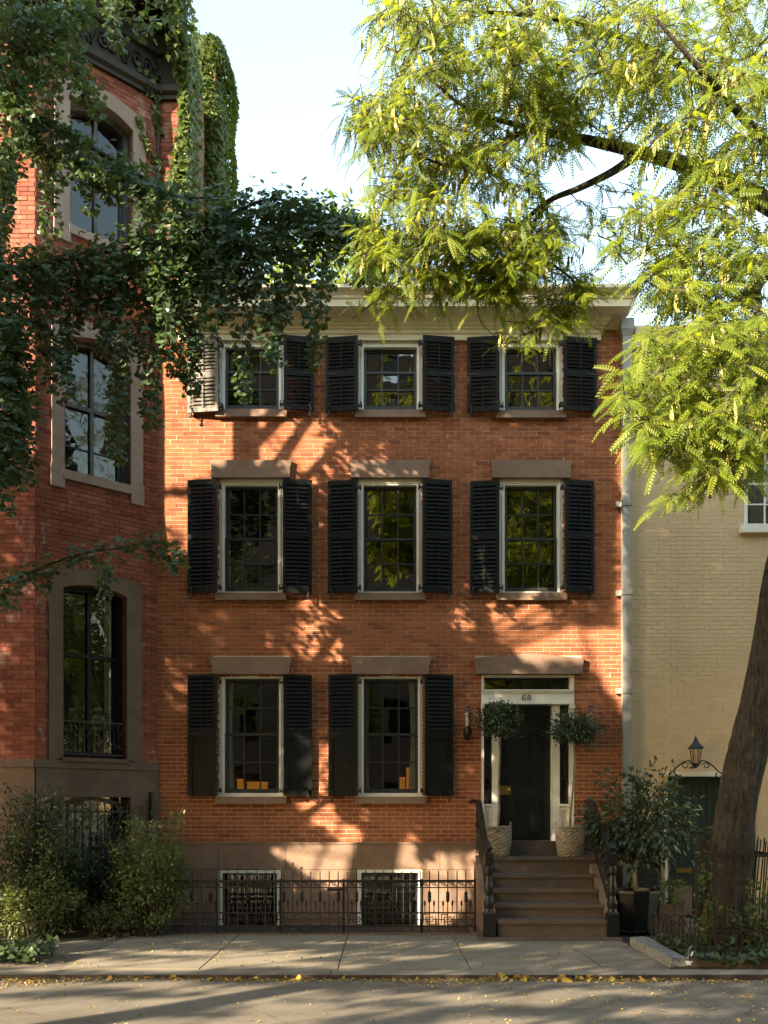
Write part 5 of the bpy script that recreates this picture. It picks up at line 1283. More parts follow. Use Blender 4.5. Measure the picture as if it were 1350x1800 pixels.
# ------------------------------------------------------------------ trees
def branch_net(limbs, targets, r_twig=.006, maxd=1.6, sag=.10, rng=None):
    """Connect each target to the nearest wood already there; returns tubes and the direction each twig arrives with."""
    nodes = [np.array(p) for l in limbs for p in l]
    T = np.array(targets); N = np.array(nodes)
    d0 = np.min(np.linalg.norm(T[:, None, :] - N[None, :, :], axis=2), axis=1); order = np.argsort(d0)
    mb = MB(); dirs = np.zeros_like(T)
    buf = np.zeros((len(N) + len(T) * 3, 3)); buf[:len(N)] = N; cnt = len(N)
    for i in order:
        d = np.linalg.norm(buf[:cnt] - T[i], axis=1); j = int(np.argmin(d + .25 * np.maximum(0, T[i][2] - buf[:cnt, 2])))
        a = buf[j].copy(); b = T[i]; L = np.linalg.norm(b - a)
        mid = (a + b) / 2 + np.array([rng.gauss(0, .04), rng.gauss(0, .04), sag * L]) * min(1, L)
        mb.tube([a, mid, b], [r_twig * (1 + min(1.6, L)), r_twig * (.8 + .5 * L), r_twig * .6], 4, False)
        dirs[i] = (b - mid) / max(1e-6, np.linalg.norm(b - mid)); buf[cnt] = mid; buf[cnt + 1] = b; cnt += 2
    return mb, dirs
def smooth_line(pts, n=6):
    """Catmull-Rom through the points (each may carry a radius as 4th entry)."""
    p = [np.array(q, float) for q in pts]; out = []
    for i in range(len(p) - 1):
        a, b, c, d = p[max(i - 1, 0)], p[i], p[i + 1], p[min(i + 2, len(p) - 1)]
        for k in range(n):
            t = k / n; out.append(.5 * (2 * b + (c - a) * t + (2 * a - 5 * b + 4 * c - d) * t * t + (3 * b - a - 3 * c + d) * t ** 3))
    out.append(p[-1]); return out
def limb_px(pts):
    """(px, py, y, radius)."""
    return smooth_line([(*P(a, b, y), r) for a, b, y, r in pts])

# honey locust ----------------------------------------------------------
loc = empty('honey_locust_tree', (4.25, -3.35, 0), 'leaning honey locust street tree with feathery sunlit yellow green leaves and hanging pods', 'tree')
trunk_pts = [(4.27, -3.35, -.1, .40), (4.26, -3.35, .25, .33), (4.27, -3.35, .8, .25), (4.34, -3.35, 1.6, .235), (4.46, -3.36, 2.3, .23), (4.64, -3.38, 3.1, .225), (4.81, -3.42, 4.0, .22), (4.93, -3.5, 4.8, .24), (5.2, -3.6, 5.7, .235), (5.5, -3.75, 6.6, .22), (5.6, -3.9, 7.6, .2), (5.55, -4.1, 8.8, .18), (5.6, -4.2, 10.2, .14), (5.7, -4.2, 11.8, .09)]
tl = smooth_line(trunk_pts, 14)
tb = MB(); nn = 72; rgt = random.Random(5)
rid = [rgt.uniform(.5, 1) for _ in range(nn)]
for i, q in enumerate(tl):
    for k in range(nn):
        a = 2 * math.pi * k / nn; rr = q[3] * (1 + .05 * math.sin(k * 2 * math.pi / 5 + q[2] * 2.2) * rid[k] + .030 * abs(math.sin(k * .72 + 1.1 * math.sin(q[2] * 3.1 + k * .2) + .6 * math.sin(q[2] * 7.3))) + .03 * math.sin(k * .33 + q[2] * 4.0) + rgt.uniform(-.016, .016) + (.22 * max(0, .3 - q[2]) * math.cos(5 * a)))
        tb.v.append((q[0] + rr * math.cos(a), q[1] + rr * math.sin(a), q[2]))
for i in range(len(tl) - 1):
    for k in range(nn): tb.f.append((i * nn + k, i * nn + (k + 1) % nn, (i + 1) * nn + (k + 1) % nn, (i + 1) * nn + k))
tb.build('trunk', M['bark'], loc, True)
LL = [
    [(5.55, -4.0, 8.3, .15)] + [(*P(a, b, y), r) for a, b, y, r in ((1300, 330, -4.3, .10), (1210, 292, -4.6, .085), (1125, 268, -4.8, .065), (1030, 246, -5.0, .05), (930, 225, -5.3, .03), (820, 190, -5.6, .018), (740, 120, -5.8, .009))],
    [(*P(a, b, y), r) for a, b, y, r in ((1125, 268, -4.8, .055), (1080, 300, -4.9, .042), (1020, 330, -5.0, .034), (960, 356, -5.1, .026), (880, 420, -5.2, .018), (790, 440, -5.3, .012), (700, 500, -5.3, .008), (620, 560, -5.3, .005))],
    [(5.55, -4.1, 9.2, .13)] + [(*P(a, b, y), r) for a, b, y, r in ((1340, 150, -4.6, .07), (1255, 160, -4.9, .045), (1180, 105, -5.2, .034), (1080, 60, -5.5, .024), (960, 30, -5.8, .022), (830, 20, -6.0, .012))],
    [(5.45, -3.75, 6.7, .12)] + [(*P(a, b, y), r) for a, b, y, r in ((1400, 470, -4.9, .08), (1330, 500, -5.8, .05), (1260, 560, -6.4, .032), (1190, 610, -6.8, .02), (1120, 620, -7.0, .010))],
    [(*P(a, b, y), r) for a, b, y, r in ((1330, 500, -5.8, .045), (1330, 600, -6.6, .03), (1290, 700, -7.0, .02), (1210, 780, -7.2, .012), (1130, 770, -7.3, .007))],
    [(5.5, -4.0, 7.8, .1)] + [(*P(a, b, y), r) for a, b, y, r in ((1380, 300, -5.4, .06), (1300, 200, -6.2, .04), (1220, 110, -6.6, .025), (1150, 30, -6.8, .012))],
    [(*P(a, b, y), r) for a, b, y, r in ((960, 356, -5.1, .022), (930, 430, -5.2, .016), (1010, 500, -5.2, .011), (960, 570, -5.3, .008), (880, 600, -5.3, .005))],
    [(*P(a, b, y), r) for a, b, y, r in ((930, 225, -5.3, .026), (800, 290, -5.5, .016), (700, 250, -5.6, .010), (610, 205, -5.6, .005))],
    [(*P(a, b, y), r) for a, b, y, r in ((880, 420, -5.2, .014), (845, 500, -5.2, .009), (843, 560, -5.2, .006), (880, 600, -5.2, .003))],
]
LS = [smooth_line(l, 6) for l in LL]
lm = MB()
for l in LS: lm.tube([q[:3] for q in l], [q[3] for q in l], 8)
lm.build('limb', M['bark'], loc, True)
# where the foliage hangs: outline, share, nearer and farther depth, spray size
LREG = [
    ([(660, 0), (1350, 0), (1350, 130), (1180, 150), (1030, 130), (900, 170), (790, 140), (690, 130), (650, 70)], 190, -6.6, -4.8, .20),
    ([(625, 190), (690, 120), (900, 150), (1000, 180), (1010, 260), (930, 300), (960, 345), (850, 430), (730, 430), (640, 380), (650, 310), (630, 260)], 225, -6.2, -4.6, .19),
    ([(590, 205), (640, 170), (720, 200), (700, 270), (620, 240)], 10, -5.8, -5.3, .18),
    ([(900, 150), (1150, 90), (1200, 180), (1080, 250), (1040, 230), (930, 230)], 60, -6.0, -4.6, .19),
    ([(640, 400), (760, 420), (860, 410), (950, 370), (990, 400), (970, 470), (880, 500), (760, 500), (690, 480), (630, 480)], 135, -5.8, -4.7, .19),
    ([(600, 570), (640, 535), (700, 500), (740, 490), (730, 520), (660, 560)], 9, -5.5, -5.2, .17),
    ([(760, 480), (980, 470), (1040, 480), (1030, 545), (860, 535), (720, 520)], 60, -5.6, -5.0, .18),
    ([(880, 610), (930, 560), (1010, 520), (1040, 480), (1070, 500), (1020, 560), (950, 600)], 20, -5.5, -5.0, .18),
    ([(960, 380), (1120, 300), (1130, 350), (1040, 430), (1000, 480)], 9, -5.4, -4.6, .18),
    ([(1120, 140), (1350, 120), (1350, 560), (1250, 600), (1090, 470), (1070, 430), (1100, 370), (1200, 330), (1140, 260)], 165, -7.0, -4.9, .22),
    ([(1085, 670), (1130, 600), (1230, 575), (1350, 540), (1350, 800), (1300, 850), (1210, 830), (1130, 790), (1095, 720)], 160, -7.6, -6.2, .20),
    ([(1170, 890), (1230, 820), (1330, 770), (1350, 830), (1300, 840), (1220, 880)], 12, -7.3, -6.9, .18),
    ([(1150, 470), (1200, 430), (1210, 560), (1150, 560)], 18, -6.8, -5.5, .22),
    ([(1350, -200), (1700, -200), (1750, 700), (1380, 820), (1350, 600)], 110, -7.0, -4.0, .24),
    ([(600, -260), (1400, -260), (1400, 0), (670, 0)], 130, -6.6, -3.6, .22),
]
rl = random.Random(11)
tg = []; tsz = []
for poly, n, ya, yb, sz in LREG:
    xs = [p[0] for p in poly]; ys_ = [p[1] for p in poly]; k = 0; tries = 0
    n = int(n * 1.7)
    while k < n and tries < n * 60:
        tries += 1; a, b = rl.uniform(min(xs), max(xs)), rl.uniform(min(ys_), max(ys_))
        if inpoly(a, b, poly): tg.append(tuple(P(a, b, rl.uniform(ya, yb)))); tsz.append(sz); k += 1
net, dirs = branch_net([[q[:3] for q in l] for l in LS], tg, .0055, rng=rl)
net.build('branches', M['twig'], loc)
fp, fy, fzd, fs = [], [], [], []; tw = MB(); podp = []
for (T, d, sz) in zip(tg, dirs, tsz):
    T = np.array(T); h = d * [1, 1, .25]; h = h / max(1e-6, np.linalg.norm(h)); h = h + np.array([-.35, -.15, 0]) + np.array([rl.gauss(0, .55), rl.gauss(0, .55), 0]); h /= np.linalg.norm(h)
    L = rl.uniform(.22, .50); T = T - h * L * .65 + np.array([0, 0, .26 * L]); pts = []
    for i in range(6):
        t = i / 5; pts.append(T + h * L * t + np.array([0, 0, .03 - L * .42 * t * t]))
    tw.tube(pts, [.005, .0045, .004, .0035, .003, .002], 3, False)
    side = np.cross(h, [0, 0, 1]); nf = rl.randint(6, 9)
    for i in range(nf):
        t = (i + .6) / nf; p = T + h * L * t + np.array([0, 0, .03 - L * .42 * t * t]); sg = 1 if i % 2 else -1
        yd = h * (.35 + .5 * t) + side * sg * (.9 - .55 * t) + np.array([0, 0, -.38 - rl.random() * .3]); 
        fp.append(p); fy.append(yd + np.array([rl.gauss(0, .35), rl.gauss(0, .35), rl.gauss(0, .3)])); fzd.append(np.array([rl.gauss(-.45, .6), rl.gauss(-.7, .6), .7])); fs.append(sz * rl.uniform(.5, 1.12))
    fp.append(pts[-1]); fy.append(h + [0, 0, -.6]); fzd.append(np.array([-.4, -.6, .8])); fs.append(sz * 1.05)
    if rl.random() < .24:
        for _ in range(rl.randint(1, 4)): podp.append(T + h * L * rl.random() * .6 + np.array([rl.gauss(0, .04), rl.gauss(0, .04), 0]))
tw.build('twigs', M['twig'], loc)['kind'] = 'stuff'
cloud('crown', *FROND, fp, fy, fzd, fs, M['locust'], loc)
pv = []; pf = []
for i in range(8):
    t = i / 7; w_ = .075 * math.sin(math.pi * (.12 + .8 * t)) + .008; a = t * 2.4; pv += [(-w_ * math.cos(a) + .10 * math.sin(t * 3), t, -w_ * math.sin(a)), (w_ * math.cos(a) + .10 * math.sin(t * 3), t, w_ * math.sin(a))]
for i in range(7): pf.append((2 * i, 2 * i + 1, 2 * i + 3, 2 * i + 2))
n = len(podp); cloud('seed_pods', pv, pf, podp, [(rl.gauss(0, .12), rl.gauss(0, .12), -1) for _ in range(n)], [(rl.gauss(0, 1), rl.gauss(0, 1), 0) for _ in range(n)], [rl.uniform(.15, .24) for _ in range(n)], M['pod'], loc)

# ginkgo --------------------------------------------------------------------
gk = empty('ginkgo_tree', (-6.5, -3.6, 0), 'ginkgo street tree drooping dark green fan leaves across the left side', 'tree')
tq = smooth_line([(-6.6, -3.6, -.1, .30), (-6.55, -3.6, 1, .24), (-6.5, -3.6, 4, .22), (-6.5, -3.6, 8, .18), (-6.55, -3.6, 12, .11), (-6.6, -3.6, 15, .05)], 6)
MB().tube([q[:3] for q in tq], [q[3] for q in tq], 14).build('trunk', M['bark'], gk, True)
GL = [
    [(-6.5, -3.6, 9.0, .08)] + [(*P(a, b, y), r) for a, b, y, r in ((-60, 190, -3.4, .05), (60, 205, -3.3, .04), (150, 255, -3.2, .032), (240, 305, -3.1, .025), (310, 345, -3.1, .018), (400, 345, -3.0, .009))],
    [(-6.5, -3.6, 7.0, .10)] + [(*P(a, b, y), r) for a, b, y, r in ((-60, 500, -3.4, .06), (60, 470, -3.3, .05), (160, 445, -3.2, .042), (250, 430, -3.2, .035), (330, 420, -3.1, .028), (410, 375, -3.1, .022), (480, 350, -3.1, .017), (560, 372, -3.1, .012), (650, 400, -3.1, .007))],
    [(*P(a, b, y), r) for a, b, y, r in ((250, 430, -3.2, .025), (340, 460, -3.0, .018), (430, 430, -2.9, .014), (520, 385, -2.9, .009), (590, 385, -2.9, .005))],
    [(-6.5, -3.6, 10.0, .07)] + [(*P(a, b, y), r) for a, b, y, r in ((-40, 20, -3.6, .045), (60, 5, -3.5, .032), (140, -10, -3.4, .022), (230, -8, -3.3, .014))],
    [(-6.5, -3.6, 5.2, .07)] + [(*P(a, b, y), r) for a, b, y, r in ((-60, 620, -3.7, .04), (0, 600, -3.7, .02), (40, 640, -3.7, .01))],
    [(-6.5, -3.6, 3.6, .06)] + [(*P(a, b, y), r) for a, b, y, r in ((-60, 1035, -3.6, .035), (20, 1020, -3.5, .026), (90, 990, -3.4, .02), (150, 972, -3.4, .015), (220, 962, -3.3, .010), (280, 950, -3.3, .006), (300, 985, -3.3, .003))],
    [(-6.5, -3.6, 8.6, .06)] + [(*P(a, b, y), r) for a, b, y, r in ((-50, 90, -3.9, .035), (40, 90, -3.9, .025), (100, 110, -3.8, .015), (165, 185, -3.8, .006))],
]
GS = [smooth_line(l, 6) for l in GL]
gm_ = MB()
for l in GS: gm_.tube([q[:3] for q in l], [q[3] for q in l], 8)
gm_.build('limb', M['twig'], gk, True)
rg_ = random.Random(17); gp, gy, gz, gs = [], [], [], []; gtw = MB()
def g_leaf(c, out, dn, s=.114):
    gp.append(c); gy.append(out); gz.append(dn); gs.append(s * rg_.uniform(.7, 1.2))
def g_strand(px, t, b, w_, y):
    top, bot = P(px, t, y), P(px + rg_.uniform(-10, 10), b, y + rg_.uniform(-.1, .1)); L = (top - bot).length; n = max(2, int(L / .035)); ph = rg_.random() * 6
    pts = []
    for i in range(n + 1):
        s_ = i / n; p = top.lerp(bot, s_) + Vector((.05 * math.sin(s_ * 5 + ph), .04 * math.sin(s_ * 4 + ph * 2), 0)); pts.append(p)
        r_ = w_ * (y - CAMY) / FPX * .55 * (1 - .45 * s_ ** 2)
        for _ in range(5 if w_ > 30 else 4):
            a = rg_.uniform(0, 2 * math.pi); o = Vector((math.cos(a), math.sin(a), 0)); k = r_ * math.sqrt(rg_.random())
            c = p + o * k; g_leaf(c, o * .75 + Vector((0, 0, -1.0)) + Vector((rg_.gauss(0, .3), rg_.gauss(0, .3), rg_.gauss(0, .35))), o + Vector((rg_.gauss(0, .4), rg_.gauss(-.2, .4), .5 + rg_.gauss(0, .3))))
    gtw.tube(pts[::2] if len(pts) > 4 else pts, .0045, 4, False)
STR = [(10, 0, 150, 36), (45, 40, 200, 44), (62, -10, 110, 30), (25, 110, 250, 44), (85, 90, 230, 28), (130, -10, 130, 30), (140, 110, 175, 26), (162, 140, 195, 16), (200, -10, 75, 20), (40, 200, 290, 34), (10, 230, 320, 14), (95, 10, 60, 40), (30, -20, 60, 60), (110, 40, 110, 24),
       (75, 215, 325, 20), (98, 235, 420, 30), (150, 260, 360, 20), (205, 285, 350, 20), (250, 315, 440, 26), (270, 330, 445, 36), (300, 345, 420, 24), (6, 250, 440, 12), (5, 290, 500, 12), (335, 345, 400, 28), (385, 345, 430, 26),
       (20, 470, 620, 40), (50, 470, 560, 30), (90, 460, 680, 30), (75, 470, 620, 20), (110, 460, 700, 24), (130, 450, 645, 22), (150, 450, 565, 24), (180, 445, 620, 28), (203, 440, 790, 32), (216, 560, 805, 18), (240, 440, 610, 30), (265, 440, 745, 32), (285, 430, 640, 24), (310, 430, 650, 30), (335, 420, 690, 28), (350, 430, 590, 22), (330, 560, 680, 20), (380, 395, 600, 28), (402, 390, 560, 22), (440, 370, 690, 30), (465, 360, 620, 22), (490, 355, 560, 36), (485, 470, 640, 16), (520, 360, 490, 28), (545, 370, 560, 24), (562, 375, 635, 26), (580, 375, 500, 20), (600, 380, 450, 20), (640, 390, 490, 30), (622, 385, 440, 20), (660, 395, 510, 20), (425, 380, 520, 24), (360, 410, 500, 24), (300, 430, 560, 24),
       (12, 560, 830, 36), (32, 600, 850, 40), (5, 560, 890, 18), (45, 600, 780, 26), (22, 520, 700, 50), (18, 640, 840, 44), (-15, 500, 860, 50), (-40, 560, 800, 60),
       (20, 1010, 1065, 22), (185, 970, 1045, 20), (75, 995, 1035, 20), (298, 965, 1000, 14)]
for px, t, b, w_ in STR:
    g_strand(px, t, b, w_, rg_.uniform(-3.5, -2.9) if px > 60 else rg_.uniform(-3.9, -3.3))
def g_limb(l, step, r_, n, up):
    l = [Vector(q[:3]) for q in l]
    for a, b in zip(l[:-1], l[1:]):
        L = (b - a).length; m_ = max(1, int(L / step))
        for i in range(m_):
            p = a.lerp(b, (i + rg_.random()) / m_)
            for _ in range(n):
                o = Vector((rg_.gauss(0, 1), rg_.gauss(0, 1), rg_.gauss(up, .7))).normalized(); c = p + o * r_ * rg_.random() ** .5
                g_leaf(c, Vector((o.x, o.y, -.35)) + Vector((rg_.gauss(0, .4), rg_.gauss(0, .4), rg_.gauss(0, .3))), Vector((rg_.gauss(0, .35), rg_.gauss(-.3, .35), 1)))
for i, l in enumerate(GS): g_limb(l[5:] if i not in (2,) else l, .05, (.22, .27, .24, .20, .20, .17, .18)[i], (6, 9, 8, 6, 6, 9, 6)[i], (.1, .15, 0, .1, 0, .25, 0)[i])
GREG = [([(0, 430), (100, 425), (230, 435), (330, 385), (420, 335), (500, 330), (600, 365), (700, 375), (685, 420), (600, 440), (500, 450), (420, 520), (240, 540), (0, 520)], 2900, -3.5, -2.8),
        ([(0, 0), (170, 0), (130, 60), (90, 120), (60, 190), (0, 200)], 1000, -4.1, -3.3), ([(0, 200), (90, 205), (200, 270), (330, 340), (290, 370), (180, 330), (90, 290), (0, 240)], 900, -3.6, -3.0), ([(0, 500), (40, 560), (60, 720), (45, 800), (0, 830)], 600, -4.0, -3.4), ([(200, -20), (330, -20), (300, 60), (240, 70)], 60, -3.5, -3.2)]
for poly, n, ya, yb in GREG:
    xs = [p[0] for p in poly]; ys_ = [p[1] for p in poly]; k = 0
    while k < n:
        a, b = rg_.uniform(min(xs), max(xs)), rg_.uniform(min(ys_), max(ys_))
        if not inpoly(a, b, poly): continue
        y0 = rg_.uniform(ya, yb); base = P(a, b, y0)
        for _ in range(6):
            c = base + Vector((rg_.gauss(0, .05), rg_.gauss(0, .05), rg_.gauss(0, .04))); o = Vector((rg_.gauss(0, 1), rg_.gauss(0, 1), 0)); g_leaf(c, o + Vector((0, 0, -.7)), Vector((rg_.gauss(0, .4), rg_.gauss(-.3, .4), 1))); k += 1
gtw.build('twigs', M['twig'], gk)['kind'] = 'stuff'
cloud('crown', *GINKGO, gp, gy, gz, gs, M['ginkgo'], gk)

# leaves added out of view up-sun, placed to cast the drawn pattern of shadow --------------------
d = (1.2, 1.0, -.68)
LIT = [[(277, 545), (333, 545), (333, 735), (277, 735)],
       [(277, 742), (420, 742), (500, 735), (560, 738), (660, 765), (735, 812), (760, 846), (620, 852), (540, 850), (500, 815), (380, 815), (330, 840), (277, 850)],
       [(545, 850), (584, 850), (584, 895), (555, 925)], [(795, 850), (815, 850), (812, 1000), (800, 1010)],
       [(846, 1058), (905, 1058), (1000, 1100), (1092, 1122), (1092, 1225), (1060, 1200), (1035, 1150), (960, 1168), (880, 1125)], [(925, 1040), (1000, 1040), (1000, 1062), (925, 1058)],
       [(512, 1050), (540, 1050), (668, 1132), (640, 1142)], [(277, 1155), (332, 1150), (332, 1245), (277, 1255)], [(548, 1310), (582, 1310), (582, 1400), (550, 1405)],
       [(500, 1400), (524, 1400), (655, 1480), (622, 1482)], [(624, 1424), (644, 1430), (740, 1480), (702, 1482)], [(480, 1486), (640, 1486), (770, 1530), (800, 1560), (560, 1545)],
       [(1088, 800), (1114, 800), (1114, 1240), (1088, 1240)], [(826, 870), (856, 870), (872, 1050), (826, 1050)], [(330, 630), (384, 640), (384, 726), (330, 726)], [(540, 1095), (670, 1095), (720, 1165), (540, 1155)], [(700, 1060), (800, 1060), (830, 1100), (740, 1095)], [(600, 840), (765, 840), (770, 870), (752, 900), (744, 850), (625, 850)], [(330, 1090), (420, 1085), (480, 1125), (380, 1140)], [(620, 1135), (720, 1150), (720, 1172), (640, 1165)], [(680, 1540), (840, 1500), (840, 1560), (780, 1640), (745, 1640)], [(277, 880), (332, 880), (332, 960), (277, 985)]]
rs = random.Random(23); sp_, sy_, sz_, ss_ = [], [], [], []
def hidden(p):
    q = to_px(*p)
    return q is None or q[0] < -130 or q[0] > 1500 or q[1] > 1900 or q[1] < -260
def add_shade(w_, n, kr, spread, size):
    for _ in range(n):
        for _t in range(8):
            k = rs.uniform(*kr); p = (w_[0] - d[0] * k + rs.gauss(0, spread), w_[1] - d[1] * k + rs.gauss(0, spread * .3), w_[2] - d[2] * k + rs.gauss(0, spread))
            if hidden(p) and p[2] > 1.5:
                sp_.append(p); sy_.append((rs.gauss(0, 1), rs.gauss(0, 1), -.5 + rs.gauss(0, .5))); sz_.append((-d[0] + rs.gauss(0, .5), -d[1] + rs.gauss(0, .5), -d[2] + rs.gauss(0, .5))); ss_.append(size * rs.uniform(.7, 1.2)); break
G = .15
x = -3.7
while x < 6.2:
    z_ = -1.2
    while z_ < 9.6:
        a, b = 675 + x * 110, HOR - (z_ - CAMZ) * 110
        lit = any(inpoly(a + q1, b + q2, q) for q in LIT for q1, q2 in ((0, 0), (11, 0), (-11, 0), (0, 11), (0, -11)))
        near = not lit and any(inpoly(a + q1 * 36, b + q2 * 36, q) for q in LIT for q1, q2 in ((1, 0), (-1, 0), (0, 1), (0, -1), (.7, .7), (-.7, .7), (.7, -.7), (-.7, -.7)))
        if z_ < -.3 and -3.3 < x < -1.8: lit = True
        if near: add_shade((x, 0, z_), 42, (5.2, 7.4) if x < 2.4 else (7.5, 10), .03, .095)
        elif not lit: add_shade((x, 0, z_), 8 if x < 3.4 else 11, (5.6, 8.2) if x < 2.4 else (7.5, 12), .035, .22)
        z_ += G
    x += G
x = -8.6                                     # lower storeys and shrubs of the bay building
while x < -3.6:
    z_ = -.2
    while z_ < 7.6:
        yb_ = -1.35
        fade = (z_ - 6.2) / 1.4
        lit = (-5.3 < x < -3.4 and z_ < .95) or (x < -5 and 2.9 < z_ < 4.1 and math.sin(x * 7 + z_ * 5) > .75)
        if not lit and rs.random() > fade: add_shade((x, yb_, z_), 8, (6, 9.5), .05, .21)
        z_ += .18
    x += .18
GPATCH = [(-4.1, -1.2, .7, .14), (-4.7, -1.7, .7, .16), (-3.2, -1.6, .3, .08), (-4.3, -3.0, .5, .09), (-3.9, -3.8, 1.0, .12), (-2.5, -3.0, .6, .10), (-2.1, -3.7, .9, .11), (-1.2, -3.2, .6, .13), (-1.6, -3.9, .9, .12), (.3, -3.4, .5, .07), (-2.9, -4.1, 1.0, .08), (-.7, -4.0, .6, .05), (1.6, -2.4, .4, .07), (-.3, -2.0, .5, .06), (-1.8, -1.9, .5, .06),
          (-4.3, -5.1, .9, .12), (-2.9, -5.0, .7, .08), (-1.8, -5.2, .8, .09), (-3.6, -6.0, 1.2, .16), (-2.2, -5.9, .9, .13), (-1.0, -5.5, .6, .08), (-.6, -6.3, .7, .12), (-3.2, -6.6, .8, .16), (.4, -5.6, .6, .1), (1.2, -5.9, .5, .12), (2.2, -5.5, .5, .10), (-1.4, -6.8, .7, .12), (2.6, -6.4, .5, .08), (.9, -6.9, .6, .1), (-3.8, -7.2, 1.0, .2)]
x = -9.0
while x < 6.4:
    y = -8.2
    while y < -.1:
        lit = any(((x - a) / (rx * 1.45)) ** 2 + ((y - b) / (ry * 2.6)) ** 2 < 1 for a, b, rx, ry in GPATCH)
        if not lit and rs.random() < .97: add_shade((x, y, 0), 9, (9.5, 12), .04, .20)
        y += .22
    x += .22
for q in tl[::2]:                             # added leaves shadow the leaning trunk and what grows round it
    if q[2] < 6:
        for dx_ in (-.3, -.1, .1, .3): add_shade((q[0] + dx_, q[1], q[2]), 10, (6.5, 12), .06, .22)
for i in range(420): add_shade((rs.uniform(3.3, 6.0), rs.uniform(-4.3, -2.2), rs.uniform(.1, 1.4)), 6, (8, 13), .06, .24)
sa = np.array(sp_); gsel = sa[:, 1] > -9.0
for nm, sel, base, lab in (('street_tree', gsel, (-10.5, -8.0), 'unseen leafy tree beyond the left edge, leaves placed to shadow the facade'), ('street_tree', ~gsel, (-11.5, -14.5), 'unseen leafy tree on the far pavement, leaves placed to dapple the ground')):  # unseen trees added to carry the shadow-casting leaves
    t = empty(nm, (base[0], base[1], 0), lab, 'tree', 'trees added out of view for their shadows')
    pts = sa[sel]; c = pts.mean(axis=0)
    MB().tube([(base[0], base[1], -.1), (base[0], base[1], 2.5), (c[0], (base[1] + c[1]) / 2, c[2]), (c[0] + .5, c[1], c[2] + 2.5)], [.3, .25, .2, .08], 10).build('trunk', M['bark'], t, True)
    bl = [pts[rs.randrange(len(pts))] for _ in range(60)]; m_ = MB(); s0 = np.array([c[0], (base[1] + c[1]) / 2, c[2]])
    for q in bl: m_.tube([s0, (s0 + q) / 2 + [0, 0, .3], q], [.05, .03, .01], 5, False)
    m_.build('limb', M['twig'], t)
    idx = np.where(sel)[0]; cloud('crown', *LAUREL, pts, np.array(sy_)[idx], np.array(sz_)[idx], np.array(ss_)[idx], M['far_leaf'], t)

# ivy on the left building and its chimney -------------------------------------------------
rv = np.random.default_rng(31)
def ivy_plant(name, pos, nrm, size, mat, label, stem=None):
    pos = np.array(pos); nrm = norm(np.array(nrm)); n = len(pos); L = pos[0]
    root = empty(name, tuple(L), label, 'ivy')
    yd = norm(np.array([0, 0, -1.]) + rv.normal(size=(n, 3)) * .45 + nrm * .25); zd = norm(nrm + np.array([0, 0, .55]) + rv.normal(size=(n, 3)) * .35)
    cloud('leaves', *IVY, pos, yd, zd, size * (.6 + .7 * rv.random(n)), mat, root)
    if stem: stem.build('stems', M['twig'], root)
    return root
pos, nrm = [], []
for _ in range(16000):
    t_ = rv.random(); z_ = 10.6 + (CZT + .25 - 10.6) * rv.random() ** .8
    cx, cy = (CX0 + CX1) / 2, (CY0 + CY1) / 2; a = rv.uniform(math.pi * .75, math.pi * 2.25); k = 1 / (abs(math.cos(a)) ** 5 + abs(math.sin(a)) ** 5) ** .2
    bulge = .13 + .05 * math.sin(z_ * 1.7 + a * 2) + .05 * math.sin(z_ * 4.1 + a); top = max(0, z_ - (CZT - .15))
    rx, ry = (CX1 - CX0) / 2 + bulge - .3 * top, (CY1 - CY0) / 2 + bulge - .3 * top
    if z_ < 11.3 and rv.random() < .7: continue
    pos.append((cx + rx * k * math.cos(a), cy + ry * k * math.sin(a), z_)); nrm.append((math.cos(a), math.sin(a), .15))
for _ in range(700):
    pos.append((rv.uniform(CX0 + .05, CX1 - .05), rv.uniform(CY0, CY1), CZT + .18 + .1 * rv.random())); nrm.append((0, -.2, 1))
sm = MB()
for i in range(5):
    x0 = CX0 + .12 * (i + 1); sm.tube([(x0, CY0 - .02, 10), (x0 + .05, CY0 - .03, 12), (x0 - .04, CY0 - .03, 14), (x0, CY0 - .02, 15.6)], .012, 5, False)
ivy_plant('ivy', pos, nrm, .095, M['ivy'], 'thick ivy wrapped round the tall chimney stack', sm)
pos, nrm = [], []
for _ in range(4600):                          # the right-hand corner of the wall and the cornice end
    z_ = 9.9 + 4.9 * rv.random(); wd = .05 + .20 * (.5 + .5 * math.sin(z_ * 2.3)) + .10 * rv.random()
    if rv.random() < .6: pos.append((-3.22 - wd * rv.random() + .10, -.06 - .08 * rv.random() - (.35 * max(0, min(1, (z_ - 13.4))) * rv.random()), z_)); nrm.append((.2, -1, 0))
    else: pos.append((-3.16 + .10 * rv.random(), rv.uniform(-.1, .9), z_)); nrm.append((1, -.3, 0))
for _ in range(2000):                          # along the top of the cornice
    q = rv.random(); i = 1 if q < .72 else 2; A = path_off(.66); t_ = rv.random(); a, b = A[i], A[i + 1]
    hang = abs(rv.normal()) * (.10 + .35 * (t_ if i == 1 else 1)); pos.append((a[0] + (b[0] - a[0]) * t_ + .05, a[1] + (b[1] - a[1]) * t_ - .06 * rv.random(), BT + 1.66 + .12 * rv.random() - hang)); nrm.append((.5, -1, .3))
sm = MB()
def wisp(pts, dens, wdt):
    q = [Vector(CANT(CU(a), .03, CZ(a, b))) for a, b in pts]; sm.tube(q, .005, 4, False)
    for a, b in zip(q[:-1], q[1:]):
        n = max(1, int((b - a).length * dens))
        for _ in range(n): p = a.lerp(b, rv.random()); pos.append((p.x + rv.normal() * wdt, p.y - .02, p.z + rv.normal() * wdt)); nrm.append((.66, -.75, 0))
